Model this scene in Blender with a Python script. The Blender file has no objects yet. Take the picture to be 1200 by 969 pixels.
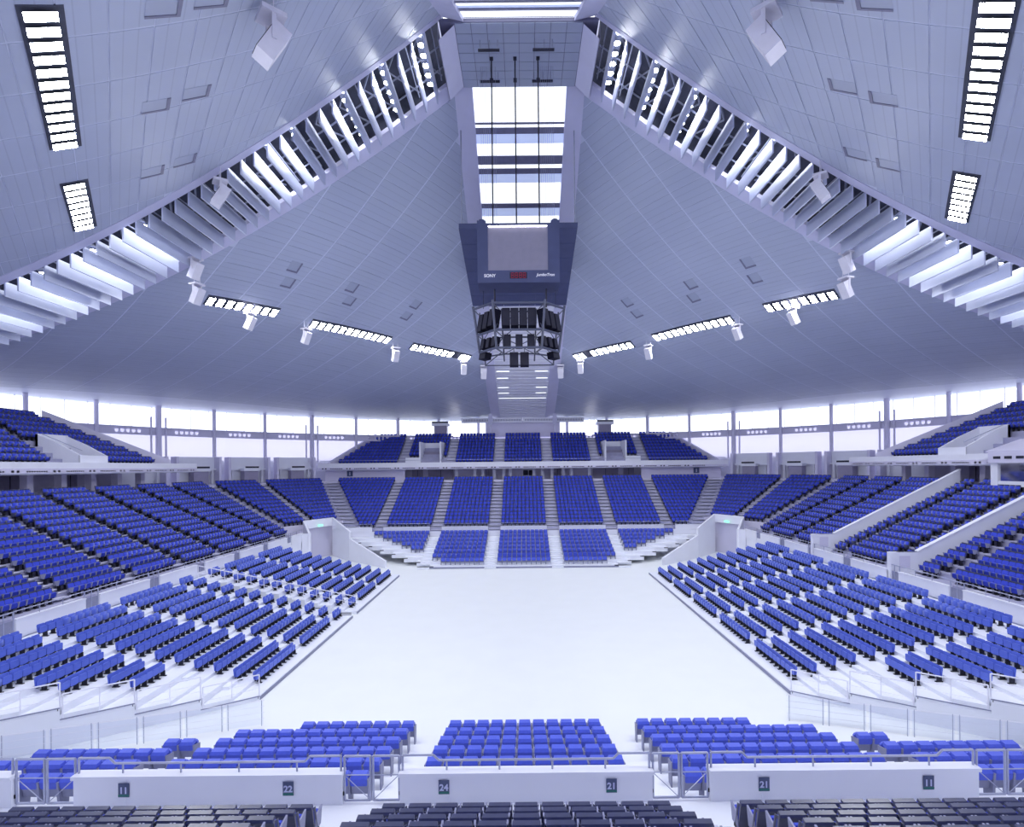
import bpy, math, random
import numpy as np
from mathutils import Vector
R = math.radians
random.seed(7)
scn = bpy.context.scene
col = scn.collection

# ------------------------------------------------------------------ camera
F, PX, PY, H = 640.0, 613.0, 547.0, 10.5          # calibration against the 1200 x 969 photograph
cd = bpy.data.cameras.new('camera'); cam = bpy.data.objects.new('camera', cd); col.objects.link(cam)
cd.sensor_width = 36.0; cd.lens = F / 1200.0 * 36.0
cd.shift_x = -(PX - 600.0) / 1200.0; cd.shift_y = (PY - 484.5) / 1200.0
cd.clip_end = 500.0; cd.clip_start = 0.1
cam.location = (0, 0, H); ROLL = R(0.55)
cam.rotation_euler = (R(90), ROLL, 0)
scn.camera = cam
# ------------------------------------------------------------------ sky and exposure
w = bpy.data.worlds.new('sky'); scn.world = w; w.use_nodes = True
w.node_tree.nodes['Background'].inputs[0].default_value = (0.86, 0.90, 1.0, 1)
w.node_tree.nodes['Background'].inputs[1].default_value = 2.4
scn.view_settings.view_transform = 'Standard'; scn.view_settings.look = 'None'
scn.view_settings.exposure = 0.0; scn.view_settings.gamma = 1.0
scn.view_settings.use_curve_mapping = False
scn.cycles.max_bounces = 8; scn.cycles.diffuse_bounces = 5; scn.cycles.transparent_max_bounces = 12
scn.cycles.sample_clamp_indirect = 6.0
LAMP = 81.0          # ceiling flood lamps
SKYL = 1.15            # luminous skylight glass

# ------------------------------------------------------------------ materials
def mat(name, c, rough=0.6, spec=0.3, vary=0.06, scale=3.0, emit=0.0, metal=0.0, bump=0.0):
    m = bpy.data.materials.new(name); m.use_nodes = True
    nt = m.node_tree; b = nt.nodes['Principled BSDF']
    b.inputs['Roughness'].default_value = rough; b.inputs['Metallic'].default_value = metal
    b.inputs['Specular IOR Level'].default_value = spec
    if emit:
        b.inputs['Base Color'].default_value = (*c, 1)
        b.inputs['Emission Color'].default_value = (*c, 1)
        ge = nt.nodes.new('ShaderNodeNewGeometry'); mt = nt.nodes.new('ShaderNodeMath'); mt.operation = 'MULTIPLY_ADD'
        mt.inputs[1].default_value = -emit; mt.inputs[2].default_value = emit       # the back of a lamp gives no light
        nt.links.new(ge.outputs['Backfacing'], mt.inputs[0]); nt.links.new(mt.outputs[0], b.inputs['Emission Strength'])
        return m
    tc = nt.nodes.new('ShaderNodeTexCoord'); n = nt.nodes.new('ShaderNodeTexNoise')
    n.inputs['Scale'].default_value = scale; n.inputs['Detail'].default_value = 4
    r = nt.nodes.new('ShaderNodeValToRGB')
    r.color_ramp.elements[0].position = .3; r.color_ramp.elements[1].position = .7
    r.color_ramp.elements[0].color = (*[max(0, x * (1 - vary)) for x in c], 1)
    r.color_ramp.elements[1].color = (*[min(1, x * (1 + vary)) for x in c], 1)
    nt.links.new(tc.outputs['Object'], n.inputs['Vector']); nt.links.new(n.outputs['Fac'], r.inputs['Fac'])
    nt.links.new(r.outputs['Color'], b.inputs['Base Color'])
    if bump:
        bp = nt.nodes.new('ShaderNodeBump'); bp.inputs['Strength'].default_value = bump; bp.inputs['Distance'].default_value = .02
        nt.links.new(n.outputs['Fac'], bp.inputs['Height']); nt.links.new(bp.outputs['Normal'], b.inputs['Normal'])
    return m
def roof_mat():
    m = mat('roof_panel_paint', (0.445, 0.49, 0.625), .45, .35, .04, .15)
    nt = m.node_tree; b = nt.nodes['Principled BSDF']
    ramp = [n for n in nt.nodes if n.type == 'VALTORGB'][0]
    uv = nt.nodes.new('ShaderNodeUVMap'); uv.uv_map = 'UVMap'
    sx = nt.nodes.new('ShaderNodeSeparateXYZ'); nt.links.new(uv.outputs['UV'], sx.inputs['Vector'])
    mu = nt.nodes.new('ShaderNodeMath'); mu.operation = 'MULTIPLY'; mu.inputs[1].default_value = 3.0
    fr = nt.nodes.new('ShaderNodeMath'); fr.operation = 'FRACT'
    lt = nt.nodes.new('ShaderNodeMath'); lt.operation = 'LESS_THAN'; lt.inputs[1].default_value = .10
    mix = nt.nodes.new('ShaderNodeMixRGB'); mix.blend_type = 'MULTIPLY'; mix.inputs[2].default_value = (.86, .86, .88, 1)
    nt.links.new(sx.outputs['Y'], mu.inputs[0]); nt.links.new(mu.outputs[0], fr.inputs[0]); nt.links.new(fr.outputs[0], lt.inputs[0])
    nt.links.new(lt.outputs[0], mix.inputs[0]); nt.links.new(ramp.outputs['Color'], mix.inputs[1]); nt.links.new(mix.outputs[0], b.inputs['Base Color'])
    return m
def glass_mat(name, tint, refl=.08):
    m = bpy.data.materials.new(name); m.use_nodes = True; nt = m.node_tree
    nt.nodes.remove(nt.nodes['Principled BSDF']); out = nt.nodes['Material Output']
    t = nt.nodes.new('ShaderNodeBsdfTransparent'); t.inputs[0].default_value = (*tint, 1)
    g = nt.nodes.new('ShaderNodeBsdfGlossy'); g.inputs['Roughness'].default_value = .06
    lw = nt.nodes.new('ShaderNodeFresnel'); lw.inputs[0].default_value = 1.35
    mx = nt.nodes.new('ShaderNodeMixShader')
    nt.links.new(lw.outputs[0], mx.inputs[0]); nt.links.new(t.outputs[0], mx.inputs[1]); nt.links.new(g.outputs[0], mx.inputs[2])
    nt.links.new(mx.outputs[0], out.inputs['Surface'])
    return m
def frost_mat(name, c):
    m = bpy.data.materials.new(name); m.use_nodes = True; nt = m.node_tree
    nt.nodes.remove(nt.nodes['Principled BSDF']); out = nt.nodes['Material Output']
    t = nt.nodes.new('ShaderNodeBsdfTranslucent'); t.inputs[0].default_value = (*c, 1)
    d = nt.nodes.new('ShaderNodeBsdfDiffuse'); d.inputs[0].default_value = (.5, .5, .56, 1)
    mx = nt.nodes.new('ShaderNodeAddShader'); nt.links.new(t.outputs[0], mx.inputs[0]); nt.links.new(d.outputs[0], mx.inputs[1])
    nt.links.new(mx.outputs[0], out.inputs['Surface'])
    return m
M = dict(
    floor=mat('arena_floor_paint', (.825, .85, .865), .45, .25, .012, .6),
    white=mat('white_wall_paint', (.80, .81, .90), .6, .2, .02, .8),
    lilac=mat('lilac_white_plaster', (.66, .64, .80), .65, .2, .03, .6),
    deck=mat('white_stand_deck', (.82, .84, .92), .5, .25, .015, 1.0),
    conc=mat('grey_terrace_concrete', (.40, .40, .56), .8, .15, .07, 1.5),
    step=mat('aisle_concrete', (.60, .60, .73), .8, .15, .05, 2.0),
    roof=roof_mat(),
    seam=mat('roof_seam_metal', (.62, .66, .80), .5, .3, .04, .5),
    fin=mat('baffle_metal', (.56, .60, .76), .35, .5, .03, .8, metal=.2),
    soffit=mat('ridge_soffit_paint', (.62, .62, .80), .55, .3, .03, .8),
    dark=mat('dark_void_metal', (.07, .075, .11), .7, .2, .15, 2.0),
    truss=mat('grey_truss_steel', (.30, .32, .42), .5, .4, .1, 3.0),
    navy=mat('navy_shell_plastic', (.050, .056, .125), .32, .6, .1, 8.0),
    blue=mat('blue_seat_fabric', (.042, .070, .60), .75, .2, .06, 14.0, bump=.15),
    blued=mat('dark_blue_seat_shell', (.026, .045, .42), .5, .3, .08, 9.0),
    blueb=mat('bright_blue_seat_fabric', (.065, .105, .66), .75, .2, .05, 14.0, bump=.15),
    bluep=mat('blue_panel_plastic', (.090, .145, .64), .5, .3, .05, 9.0),
    black=mat('black_bracket_steel', (.018, .018, .030), .5, .3, .1, 8.0),
    grey=mat('grey_seat_frame', (.27, .28, .40), .55, .3, .06, 6.0),
    arm=mat('pale_armrest_plastic', (.30, .31, .45), .45, .3, .04, 6.0),
    rail=mat('pale_rail_steel', (.42, .44, .58), .35, .5, .05, 5.0, metal=.4),
    wrail=mat('white_rail_steel', (.80, .80, .90), .4, .4, .03, 5.0),
    fascia=mat('grey_fascia_strip', (.20, .20, .30), .5, .3, .06, 3.0),
    slot=mat('slot_black', (.03, .03, .05), .6, .2, .1, 4.0),
    board=mat('scoreboard_navy', (.060, .072, .16), .5, .35, .08, 1.2),
    screen=mat('scoreboard_screen_grey', (.23, .22, .30), .35, .4, .05, 2.0),
    spk=mat('black_speaker_cloth', (.010, .010, .022), .8, .1, .1, 8.0),
    wspk=mat('white_speaker_cabinet', (.72, .71, .80), .5, .3, .03, 3.0),
    sign=mat('sign_slate', (.08, .10, .20), .5, .3, .05, 4.0),
    signt=mat('sign_lettering', (.55, .58, .80), .5, .3, .02, 4.0),
    green=mat('sign_green_band', (.03, .16, .15), .5, .3, .05, 4.0),
    red=mat('red_display_digit', (.35, .01, .05), .5, .3, .02, 4.0),
    logo=mat('white_lettering', (.85, .85, .92), .5, .3, .01, 4.0),
    door=mat('grey_door_paint', (.30, .28, .40), .5, .3, .04, 2.0),
    lamp=mat('flood_lamp_glow', (.96, .98, 1.0), emit=LAMP),
    gaplamp=mat('gap_lamp_glow', (.95, .97, 1.0), emit=LAMP * .75),
    skyl=mat('skylight_glow', (.93, .97, 1.0), emit=SKYL),
    smalllamp=mat('small_lamp_glow', (1.0, .96, .95), emit=12.0),
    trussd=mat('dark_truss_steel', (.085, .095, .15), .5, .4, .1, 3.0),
    skyld=mat('dim_skylight_glow', (.62, .72, 1.0), emit=.42),
    exitg=mat('exit_sign_glow', (.25, .95, .55), emit=1.2),
    glass=glass_mat('clear_window_glass', (.97, .98, 1.0)),
    rglass=glass_mat('rail_glass', (.90, .92, .97)),
    frost=frost_mat('frosted_window_glass', (.33, .315, .37)),
    dglass=glass_mat('booth_glass', (.55, .60, .72)),
)

for k, sh in (('blue', .35), ('blueb', .6), ('bluep', .25)):
    b = M[k].node_tree.nodes['Principled BSDF']
    b.inputs['Sheen Weight'].default_value = sh; b.inputs['Sheen Roughness'].default_value = .45; b.inputs['Sheen Tint'].default_value = (.62, .70, 1, 1)
for k, cw in (('blueb', .6), ('bluep', .25)):
    b = M[k].node_tree.nodes['Principled BSDF']; b.inputs['Coat Weight'].default_value = cw; b.inputs['Coat Roughness'].default_value = .38
# ------------------------------------------------------------------ mesh helpers
class MB:
    def __init__(s): s.v = []; s.f = []; s.m = []; s.uv = None
    def add(s, vs, fs, m=0):
        o = len(s.v); s.v += [tuple(v) for v in vs]
        s.f += [tuple(o + i for i in f) for f in fs]; s.m += [m] * len(fs); return s
    def box(s, x0, x1, y0, y1, z0, z1, m=0):
        return s.add([(x0, y0, z0), (x1, y0, z0), (x1, y1, z0), (x0, y1, z0), (x0, y0, z1), (x1, y0, z1), (x1, y1, z1), (x0, y1, z1)],
                     [(0, 3, 2, 1), (4, 5, 6, 7), (0, 1, 5, 4), (1, 2, 6, 5), (2, 3, 7, 6), (3, 0, 4, 7)], m)
    def prism(s, pts, z0, z1, m=0):                   # plan polygon (counter-clockwise) extruded; z0, z1 number or list per point
        n = len(pts); a = z0 if hasattr(z0, '__len__') else [z0] * n; b = z1 if hasattr(z1, '__len__') else [z1] * n
        return s.add([(p[0], p[1], a[i]) for i, p in enumerate(pts)] + [(p[0], p[1], b[i]) for i, p in enumerate(pts)],
                     [tuple(range(n))[::-1], tuple(range(n, 2 * n))] + [(i, (i + 1) % n, n + (i + 1) % n, n + i) for i in range(n)], m)
    def hexa(s, a, b, m=0):                           # two quads joined
        return s.add(list(a) + list(b), [(0, 3, 2, 1), (4, 5, 6, 7), (0, 1, 5, 4), (1, 2, 6, 5), (2, 3, 7, 6), (3, 0, 4, 7)], m)
    def tube(s, p, q, r, n=6, m=0):
        p = Vector(p); q = Vector(q); d = (q - p).normalized()
        u = d.cross(Vector((0, 0, 1)));
        if u.length < 1e-3: u = d.cross(Vector((0, 1, 0)))
        u.normalize(); v = d.cross(u)
        ring = [u * math.cos(2 * math.pi * i / n) * r + v * math.sin(2 * math.pi * i / n) * r for i in range(n)]
        return s.add([p + k for k in ring] + [q + k for k in ring],
                     [(i, n + i, n + (i + 1) % n, (i + 1) % n) for i in range(n)] + [tuple(range(n)), tuple(range(2 * n - 1, n - 1, -1))], m)
    def path(s, pts, r, n=6, m=0):
        for a, b in zip(pts, pts[1:]): s.tube(a, b, r, n, m)
        return s
    def slab(s, wd, h, t, r, z0, y0, tilt, m=0, x0=0.0):
        o = [(-wd/2+r, 0), (wd/2-r, 0), (wd/2, r), (wd/2, h-r), (wd/2-r, h), (-wd/2+r, h), (-wd/2, h-r), (-wd/2, r)]
        c, sn = math.cos(tilt), math.sin(tilt); vs = []
        for yy in (t / 2, -t / 2):
            for x, z in o: vs.append((x0 + x, y0 + yy * c - z * sn, z0 + z * c + yy * sn))
        fs = [(1, 0, 7, 2), (2, 7, 6, 3), (3, 6, 5, 4), (8, 9, 10, 15), (15, 10, 11, 14), (14, 11, 12, 13)]
        fs += [(i, (i + 1) % 8, 8 + (i + 1) % 8, 8 + i) for i in range(8)]
        return s.add(vs, fs, m)
    def disc(s, c, nrm, r, n=8, m=0, t=.0):
        c = Vector(c); d = Vector(nrm).normalized(); u = d.cross(Vector((0, 0, 1)))
        if u.length < 1e-3: u = Vector((1, 0, 0))
        u.normalize(); v = d.cross(u)
        return s.add([c + u * math.cos(2*math.pi*i/n) * r + v * math.sin(2*math.pi*i/n) * r for i in range(n)], [tuple(range(n))], m)
    def mesh(s, name, mats):
        me = bpy.data.meshes.new(name); me.from_pydata(s.v, [], s.f)
        mats = mats if isinstance(mats, (list, tuple)) else [mats]
        for m in mats: me.materials.append(M[m])
        if len(mats) > 1: me.polygons.foreach_set('material_index', s.m)
        me.update(); return me
    def build(s, name, mats, parent=None, loc=None, rz=0.0):
        return put(name, s.mesh(name, mats), parent, loc, rz)
def put(name, me, parent=None, loc=None, rz=0.0):
    o = bpy.data.objects.new(name, me); col.objects.link(o)
    if parent is not None: o.parent = parent
    if loc is not None: o.location = loc
    if rz: o.rotation_euler = (0, 0, rz)
    return o
def tag(o, label=None, cat=None, group=None, kind=None):
    if label: o['label'] = label
    if cat: o['category'] = cat
    if group: o['group'] = group
    if kind: o['kind'] = kind
    return o
def thing(name, label, cat, loc=(0, 0, 0), rz=0.0, group=None):
    o = bpy.data.objects.new(name, None); col.objects.link(o); o.location = loc; o.rotation_euler = (0, 0, rz)
    o.empty_display_size = .2
    return tag(o, label, cat, group)
def struct(name, mb, mats): return tag(mb.build(name, mats), kind='structure')
ONES = 'zeroth first second third fourth fifth sixth seventh eighth ninth tenth eleventh twelfth thirteenth fourteenth fifteenth sixteenth seventeenth eighteenth nineteenth'.split()
TENS = {2: 'twent', 3: 'thirt', 4: 'fort', 5: 'fift', 6: 'sixt', 7: 'sevent', 8: 'eight', 9: 'ninet'}
def nth(n):
    if n < 20: return ONES[n]
    t, u = divmod(n, 10)
    return TENS[t] + ('ieth' if u == 0 else 'y-' + ONES[u])
def project(p):
    if p[1] < .5: return None
    u, v = F * p[0] / p[1], F * (p[2] - H) / p[1]
    c, s = math.cos(ROLL), math.sin(ROLL)
    return PX + u * c - v * s, PY - (u * s + v * c)
def in_frame(p, mg=0):
    q = project(p)
    return q is not None and -mg <= q[0] <= 1200 + mg and -mg <= q[1] <= 969 + mg
def text(name, s, size, loc, rot, m, parent, depth=.01, shear=0.0):
    c = bpy.data.curves.new(name, 'FONT'); c.body = s; c.size = size; c.align_x = 'CENTER'; c.align_y = 'CENTER'; c.extrude = depth; c.shear = shear; c.offset = size * .03
    c.materials.append(M[m]); o = bpy.data.objects.new(name, c); col.objects.link(o); o.location = loc; o.rotation_euler = rot
    bpy.context.view_layer.update()
    me = bpy.data.meshes.new_from_object(o.evaluated_get(bpy.context.evaluated_depsgraph_get())); bpy.data.objects.remove(o); bpy.data.curves.remove(c)
    o = put(name, me, parent, loc); o.rotation_euler = rot
    return o

# ------------------------------------------------------------------ roof geometry
YC, ZE, RO = 38.5, 18.2, 54.0
def ridge(s): return ZE + 21.6 * max(0.0, 1 - (s - 3) / 51.0) ** 1.55
def roofz(x, s):
    x = abs(x); s = abs(s); xe = math.sqrt(max(RO * RO - s * s, 25.2))
    u = min(1.0, max(0.0, (x - 5) / (xe - 5))); r = ridge(max(s, 3))
    return ZE + (r - ZE) * (1 - u) ** 1.75
def roof_at(X, Y): return roofz(X, Y - YC)

# ------------------------------------------------------------------ SETTING: floor and ring walls
n = 96
struct('floor', MB().add([(RO * 1.02 * math.sin(2*math.pi*i/n), YC + RO * 1.02 * math.cos(2*math.pi*i/n), 0) for i in range(n)], [tuple(range(n))[::-1]]), 'floor')
def arc_wall(r, z0, z1, a0, a1, k, t=.25):
    mb = MB()
    for i in range(k):
        p = [a0 + (a1 - a0) * (i + j) / k for j in (0, 1)]
        q = [(rr * math.sin(R(a)), YC + rr * math.cos(R(a))) for a, rr in ((p[0], r), (p[1], r), (p[1], r + t), (p[0], r + t))]
        mb.prism(q, z0, z1)
    return mb
struct('wall_ring', arc_wall(54.0, 0, 11.7, 0, 360, 100), 'white')

# bowl plan lines: d = distance outward from the parapet
def P(d):
    """right half plan polyline at offset d: side end, two corner points, far end"""
    x1 = 24.1 + d; y3 = 65.0 + d; c2 = 51.05 + d; nx, ny = .861, .509
    a = (x1, (c2 - nx * x1) / ny); b = ((c2 - ny * y3) / nx, y3)
    return [(x1, 17.0), a, b, (0.0, y3)]
def band(mb, d0, d1, z0, z1, m=0, segs=(0, 1, 2)):
    for sg in (1, -1):
        A, B = P(d0), P(d1)
        for i in segs:
            q = [A[i], B[i], B[i + 1], A[i + 1]]
            q = [(sg * x, y) for x, y in q]
            if sg < 0: q = q[::-1]
            mb.prism(q, z0, z1, m)
WALK, RUN, RISE, Z0 = 1.2, 0.80, 0.39, 3.25
def rowd(i): return WALK + RUN * i
def rowz(i): return Z0 + RISE * i
mb = MB(); band(mb, 0.2, WALK, 2.6, 2.92, segs=(0, 2))
for i in range(14): band(mb, rowd(i), rowd(i + 1), rowz(i) - RISE - .25, rowz(i), segs=(0, 2) if i < 2 else (0, 1, 2))
struct('terrace_bowl', mb, 'conc')
mb = MB(); band(mb, 0.06, .22, 0, 2.9, segs=(0, 2))
struct('wall_bowl', mb, 'white')
# concourse deck between the bowl and the ring wall
mb = MB(); top = P(rowd(14)); dens = []
for i in range(3):
    for j in range(12):
        t = j / 12; dens.append((top[i][0] + (top[i+1][0] - top[i][0]) * t, top[i][1] + (top[i+1][1] - top[i][1]) * t))
dens.append(top[3])
for sg in (1, -1):
    for p, q in zip(dens, dens[1:]):
        o = []
        for c in (p, q):
            a = math.atan2(c[0], c[1] - YC); o.append((54 * math.sin(a), YC + 54 * math.cos(a)))
        k = [p, o[0], o[1], q]; k = [(sg * x, y) for x, y in k]
        if sg < 0: k = k[::-1]
        mb.prism(k, 8.4, 8.7)
struct('floor_concourse', mb, 'lilac')
# near tier, where the camera stands
NRUN = .78
def nz(i): return Z0 + RISE * i
mb = MB(); mb.box(-30, 30, 11.0, 12.3, 2.6, 2.92)
for i in range(14): mb.box(-30, 30, 10.9 - NRUN * (i + 1), 10.9 - NRUN * i, nz(i) - .6, nz(i))
struct('terrace_near', mb, 'deck')
struct('floor_near_concourse', MB().box(-40, 40, -14, 10.9 - NRUN * 14, 8.0, 8.35), 'lilac')
for sx in (-1, 1):
    q = [(sx * 24.1, 17.0), (sx * 36.9, 17.0), (sx * 53, 17), (sx * 53, 16.7), (sx * 30, 16.7), (sx * 24.1, 16.7)]
    struct('wall_tier_end_' + ('left' if sx < 0 else 'right'), MB().box(min(sx*30, sx*37), max(sx*30, sx*37), 16.7, 17.0, 0, 8.7), 'white')
struct('wall_near_front', MB().box(-30, 30, 12.3, 12.5, 0, 2.9), 'white')

# ------------------------------------------------------------------ columns, clerestory, ring beam
STEP_A = 7.15; A0 = 8.1
angs = [A0 + STEP_A * k for k in range(24)]
all_a = sorted([-a for a in angs] + angs)
pos = lambda r, a: (r * math.sin(R(a)), YC + r * math.cos(R(a)))
for a in all_a:
    if abs(a) > 95: continue
    x, y = pos(51.6, a)
    thick = any(abs(abs(a) - k) < .5 for k in (58.15, 36.7, 79.6))
    mb = MB(); mb.tube((x, y, 8.6), (x, y, 18.6), .32 if thick else .22, 10)
    if thick:
        for dz in (-.9, .9):
            X2, Y2 = pos(51.6, a + dz); mb.tube((X2, Y2, 11.5), (X2, Y2, 16.9), .12, 6)
    struct('column', mb, 'lilac')
bays = list(zip(all_a, all_a[1:]))
bays.append((all_a[-1], all_a[0] + 360))
wi = 0
for a, b in bays:
    wi += 1; wn = 'window_%d' % wi; wide = b - a
    k = 3 if wide < 12 else 6; r = 53.2
    fr = MB(); panes = []
    for j in range(k + 1):
        aa = a + (b - a) * j / k; x, y = pos(r, aa)
        fr.tube((x, y, 15.6), (x, y, 18.7), .045, 4)
    for j in range(k):
        p0, p1 = pos(r, a + (b - a) * j / k), pos(r, a + (b - a) * (j + 1) / k)
        fr.tube((*p0, 15.68), (*p1, 15.68), .07, 4); fr.tube((*p0, 18.6), (*p1, 18.6), .06, 4)
        panes.append((p0, p1))
    o = struct(wn, fr, 'lilac')
    for p0, p1 in panes:
        MB().add([(*p0, 15.7), (*p1, 15.7), (*p1, 18.6), (*p0, 18.6)], [(0, 1, 2, 3)]).build('pane', 'glass', o)
        q0, q1 = [(p[0] * 1.012, YC + (p[1] - YC) * 1.012) for p in (p0, p1)]
        MB().add([(*q0, 11.65), (*q1, 11.65), (*q1, 15.5), (*q0, 15.5)], [(0, 1, 2, 3)]).build('frosted_pane', 'frost', o)
    # sill between the ring wall and the window
struct('trim_sill', arc_wall(53.0, 15.45, 15.65, 0, 360, 100, 1.2), 'lilac')
# ring beam with round holes, one length per bay
for a, b in bays:
    if b - a > 12 or abs((a + b) / 2) > 92: continue
    mb = MB(); r = 51.7; z0, z1 = 14.75, 15.6
    ncell = 11; cw = (b - a) / ncell
    for j in range(ncell):
        aa, bb = a + cw * j, a + cw * (j + 1); am = (aa + bb) / 2; zm = (z0 + z1) / 2
        if 3 <= j <= 7:
            sq = [(aa, z0), (am, z0), (bb, z0), (bb, zm), (bb, z1), (am, z1), (aa, z1), (aa, zm)]
            oc = [(am + cw * .36 * math.cos(R(225 + 45 * i)), zm + .27 * math.sin(R(225 + 45 * i))) for i in range(8)]
            vs = [(*pos(r, p[0]), p[1]) for p in sq + oc]
            mb.add(vs, [(i, (i + 1) % 8, 8 + (i + 1) % 8, 8 + i) for i in range(8)])
        else:
            mb.add([(*pos(r, aa), z0), (*pos(r, bb), z0), (*pos(r, bb), z1), (*pos(r, aa), z1)], [(0, 1, 2, 3)])
    for z in (z0, z1):
        q = [pos(51.5, a), pos(51.5, b), pos(51.9, b), pos(51.9, a)]; mb.prism(q, z - .06, z + .06)
    struct('trim_ring_beam', mb, 'lilac')

# ------------------------------------------------------------------ roof shells: backing + panels
def shell(sx, sy, name, label):
    # backing surface
    mb = MB(); NX, NS = 34, 34; idx = {}
    for i in range(NX + 1):
        for j in range(NS + 1):
            s = 3 + (53.4 - 3) * j / NS; xe = math.sqrt(max(RO * RO - s * s, 26)); x = 5 + (xe - 5) * (i / NX) ** 1.0
            idx[i, j] = len(mb.v); mb.v.append((sx * x, YC + sy * s, roofz(x, s) + .018))
    for i in range(NX):
        for j in range(NS):
            f = (idx[i, j], idx[i+1, j], idx[i+1, j+1], idx[i, j+1])
            mb.f.append(f if sx * sy < 0 else f[::-1]); mb.m.append(0)
    root = struct(name, mb, 'seam')
    DA, DB, KA, KB = 3.8, 1.7, .53, .75
    cells = []
    for ia in range(-9, 14):
        for ib in range(2, 34):
            g = .06; gb = .028
            a0, a1 = 2.6 + DA * ia + g, 2.6 + DA * (ia + 1) - g; b0, b1 = DB * ib + gb, DB * (ib + 1) - gb
            pl = []
            for a, b in ((a0, b0), (a1, b0), (a1, b1), (a0, b1)):
                x = (b - KB * a + KB * KA * 5.2) / (1 + KB * KA); pl.append((x, a + KA * (x - 5.2), a, b))
            def clip(poly, fn):
                out = []
                for p, q in zip(poly, poly[1:] + poly[:1]):
                    fp, fq = fn(p), fn(q)
                    if fp >= 0: out.append(p)
                    if (fp >= 0) != (fq >= 0):
                        t = fp / (fp - fq); out.append(tuple(p[k] + (q[k] - p[k]) * t for k in range(4)))
                return out
            for fn in (lambda p: p[0] - 5.02, lambda p: p[1] - 3.85):
                if len(pl) > 2: pl = clip(pl, fn)
            for th in range(0, 91, 5):
                if len(pl) > 2:
                    c, sn = math.cos(R(th)), math.sin(R(th)); pl = clip(pl, lambda p: 53.8 - p[0] * sn - p[1] * c)
            if len(pl) < 3: continue
            ar = abs(sum(p[0]*q[1] - q[0]*p[1] for p, q in zip(pl, pl[1:] + pl[:1]))) / 2
            if ar < .15: continue
            cx = sum(p[0] for p in pl) / len(pl); cs = sum(p[1] for p in pl) / len(pl)
            c3 = (sx * cx, YC + sy * cs, roofz(cx, cs))
            q = project(c3); vis = q is not None and in_frame(c3, 25)
            cells.append((ar / max(c3[1], 1) ** 2 if vis else 0, pl))
    cells.sort(key=lambda c: -c[0])
    def geo(mb, pl, uv):
        n = len(pl); pts = [(sx * p[0], YC + sy * p[1]) for p in pl]
        if sx * sy < 0: pts = pts[::-1]; pl = pl[::-1]
        b = [(x, y, roofz(x, y - YC) + .0) for x, y in pts]; t = [(x, y, z + .035) for x, y, z in b]
        mb.add(b + t, [tuple(range(n))] + [(i, n + i, n + (i + 1) % n, (i + 1) % n) for i in range(n)])
        uv.append([(p[2] / DA, p[3] / DB) for p in pl])
    def finish(mb, uv, nm):
        me = mb.mesh(nm, 'roof'); ul = me.uv_layers.new(name='UVMap'); data = []
        for pl in uv:
            n = len(pl)
            for k in range(n): data += pl[k]
            for i in range(n):
                for k in (i, i, (i + 1) % n, (i + 1) % n): data += pl[k]
        ul.data.foreach_set('uv', [c for c in data])
        return put(nm, me, root)
    nind = 0; rest = MB(); ruv = []
    for sc, pl in cells:
        if sc > 0 and nind < 300:
            mb = MB(); uv = []; geo(mb, pl, uv); finish(mb, uv, 'panel'); nind += 1
        else: geo(rest, pl, ruv)
    if ruv:
        o = finish(rest, ruv, 'panel_field'); o['kind'] = 'stuff'
    # hem along the gap
    mb = MB(); xs = [5 + (53 - 5) * i / 40 for i in range(41)]
    for x0, x1 in zip(xs, xs[1:]):
        for s0, s1, dz in ((2.9, 3.80, -.03),):
            q = []
            for x, s in ((x0, s0), (x1, s0), (x1, s1), (x0, s1)): q.append((sx * x, YC + sy * s, roofz(x, max(s, 3)) + dz))
            tq = [(x, y, z + .35) for x, y, z in q]
            if sx * sy < 0: q = q[::-1]; tq = tq[::-1]
            mb.hexa(q, tq)
    mb.build('hem', 'soffit', root)
    return root
shell(-1, 1, 'ceiling_far_left', ''); shell(1, 1, 'ceiling_far_right', '')
shell(-1, -1, 'ceiling_near_left', ''); shell(1, -1, 'ceiling_near_right', '')

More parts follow.
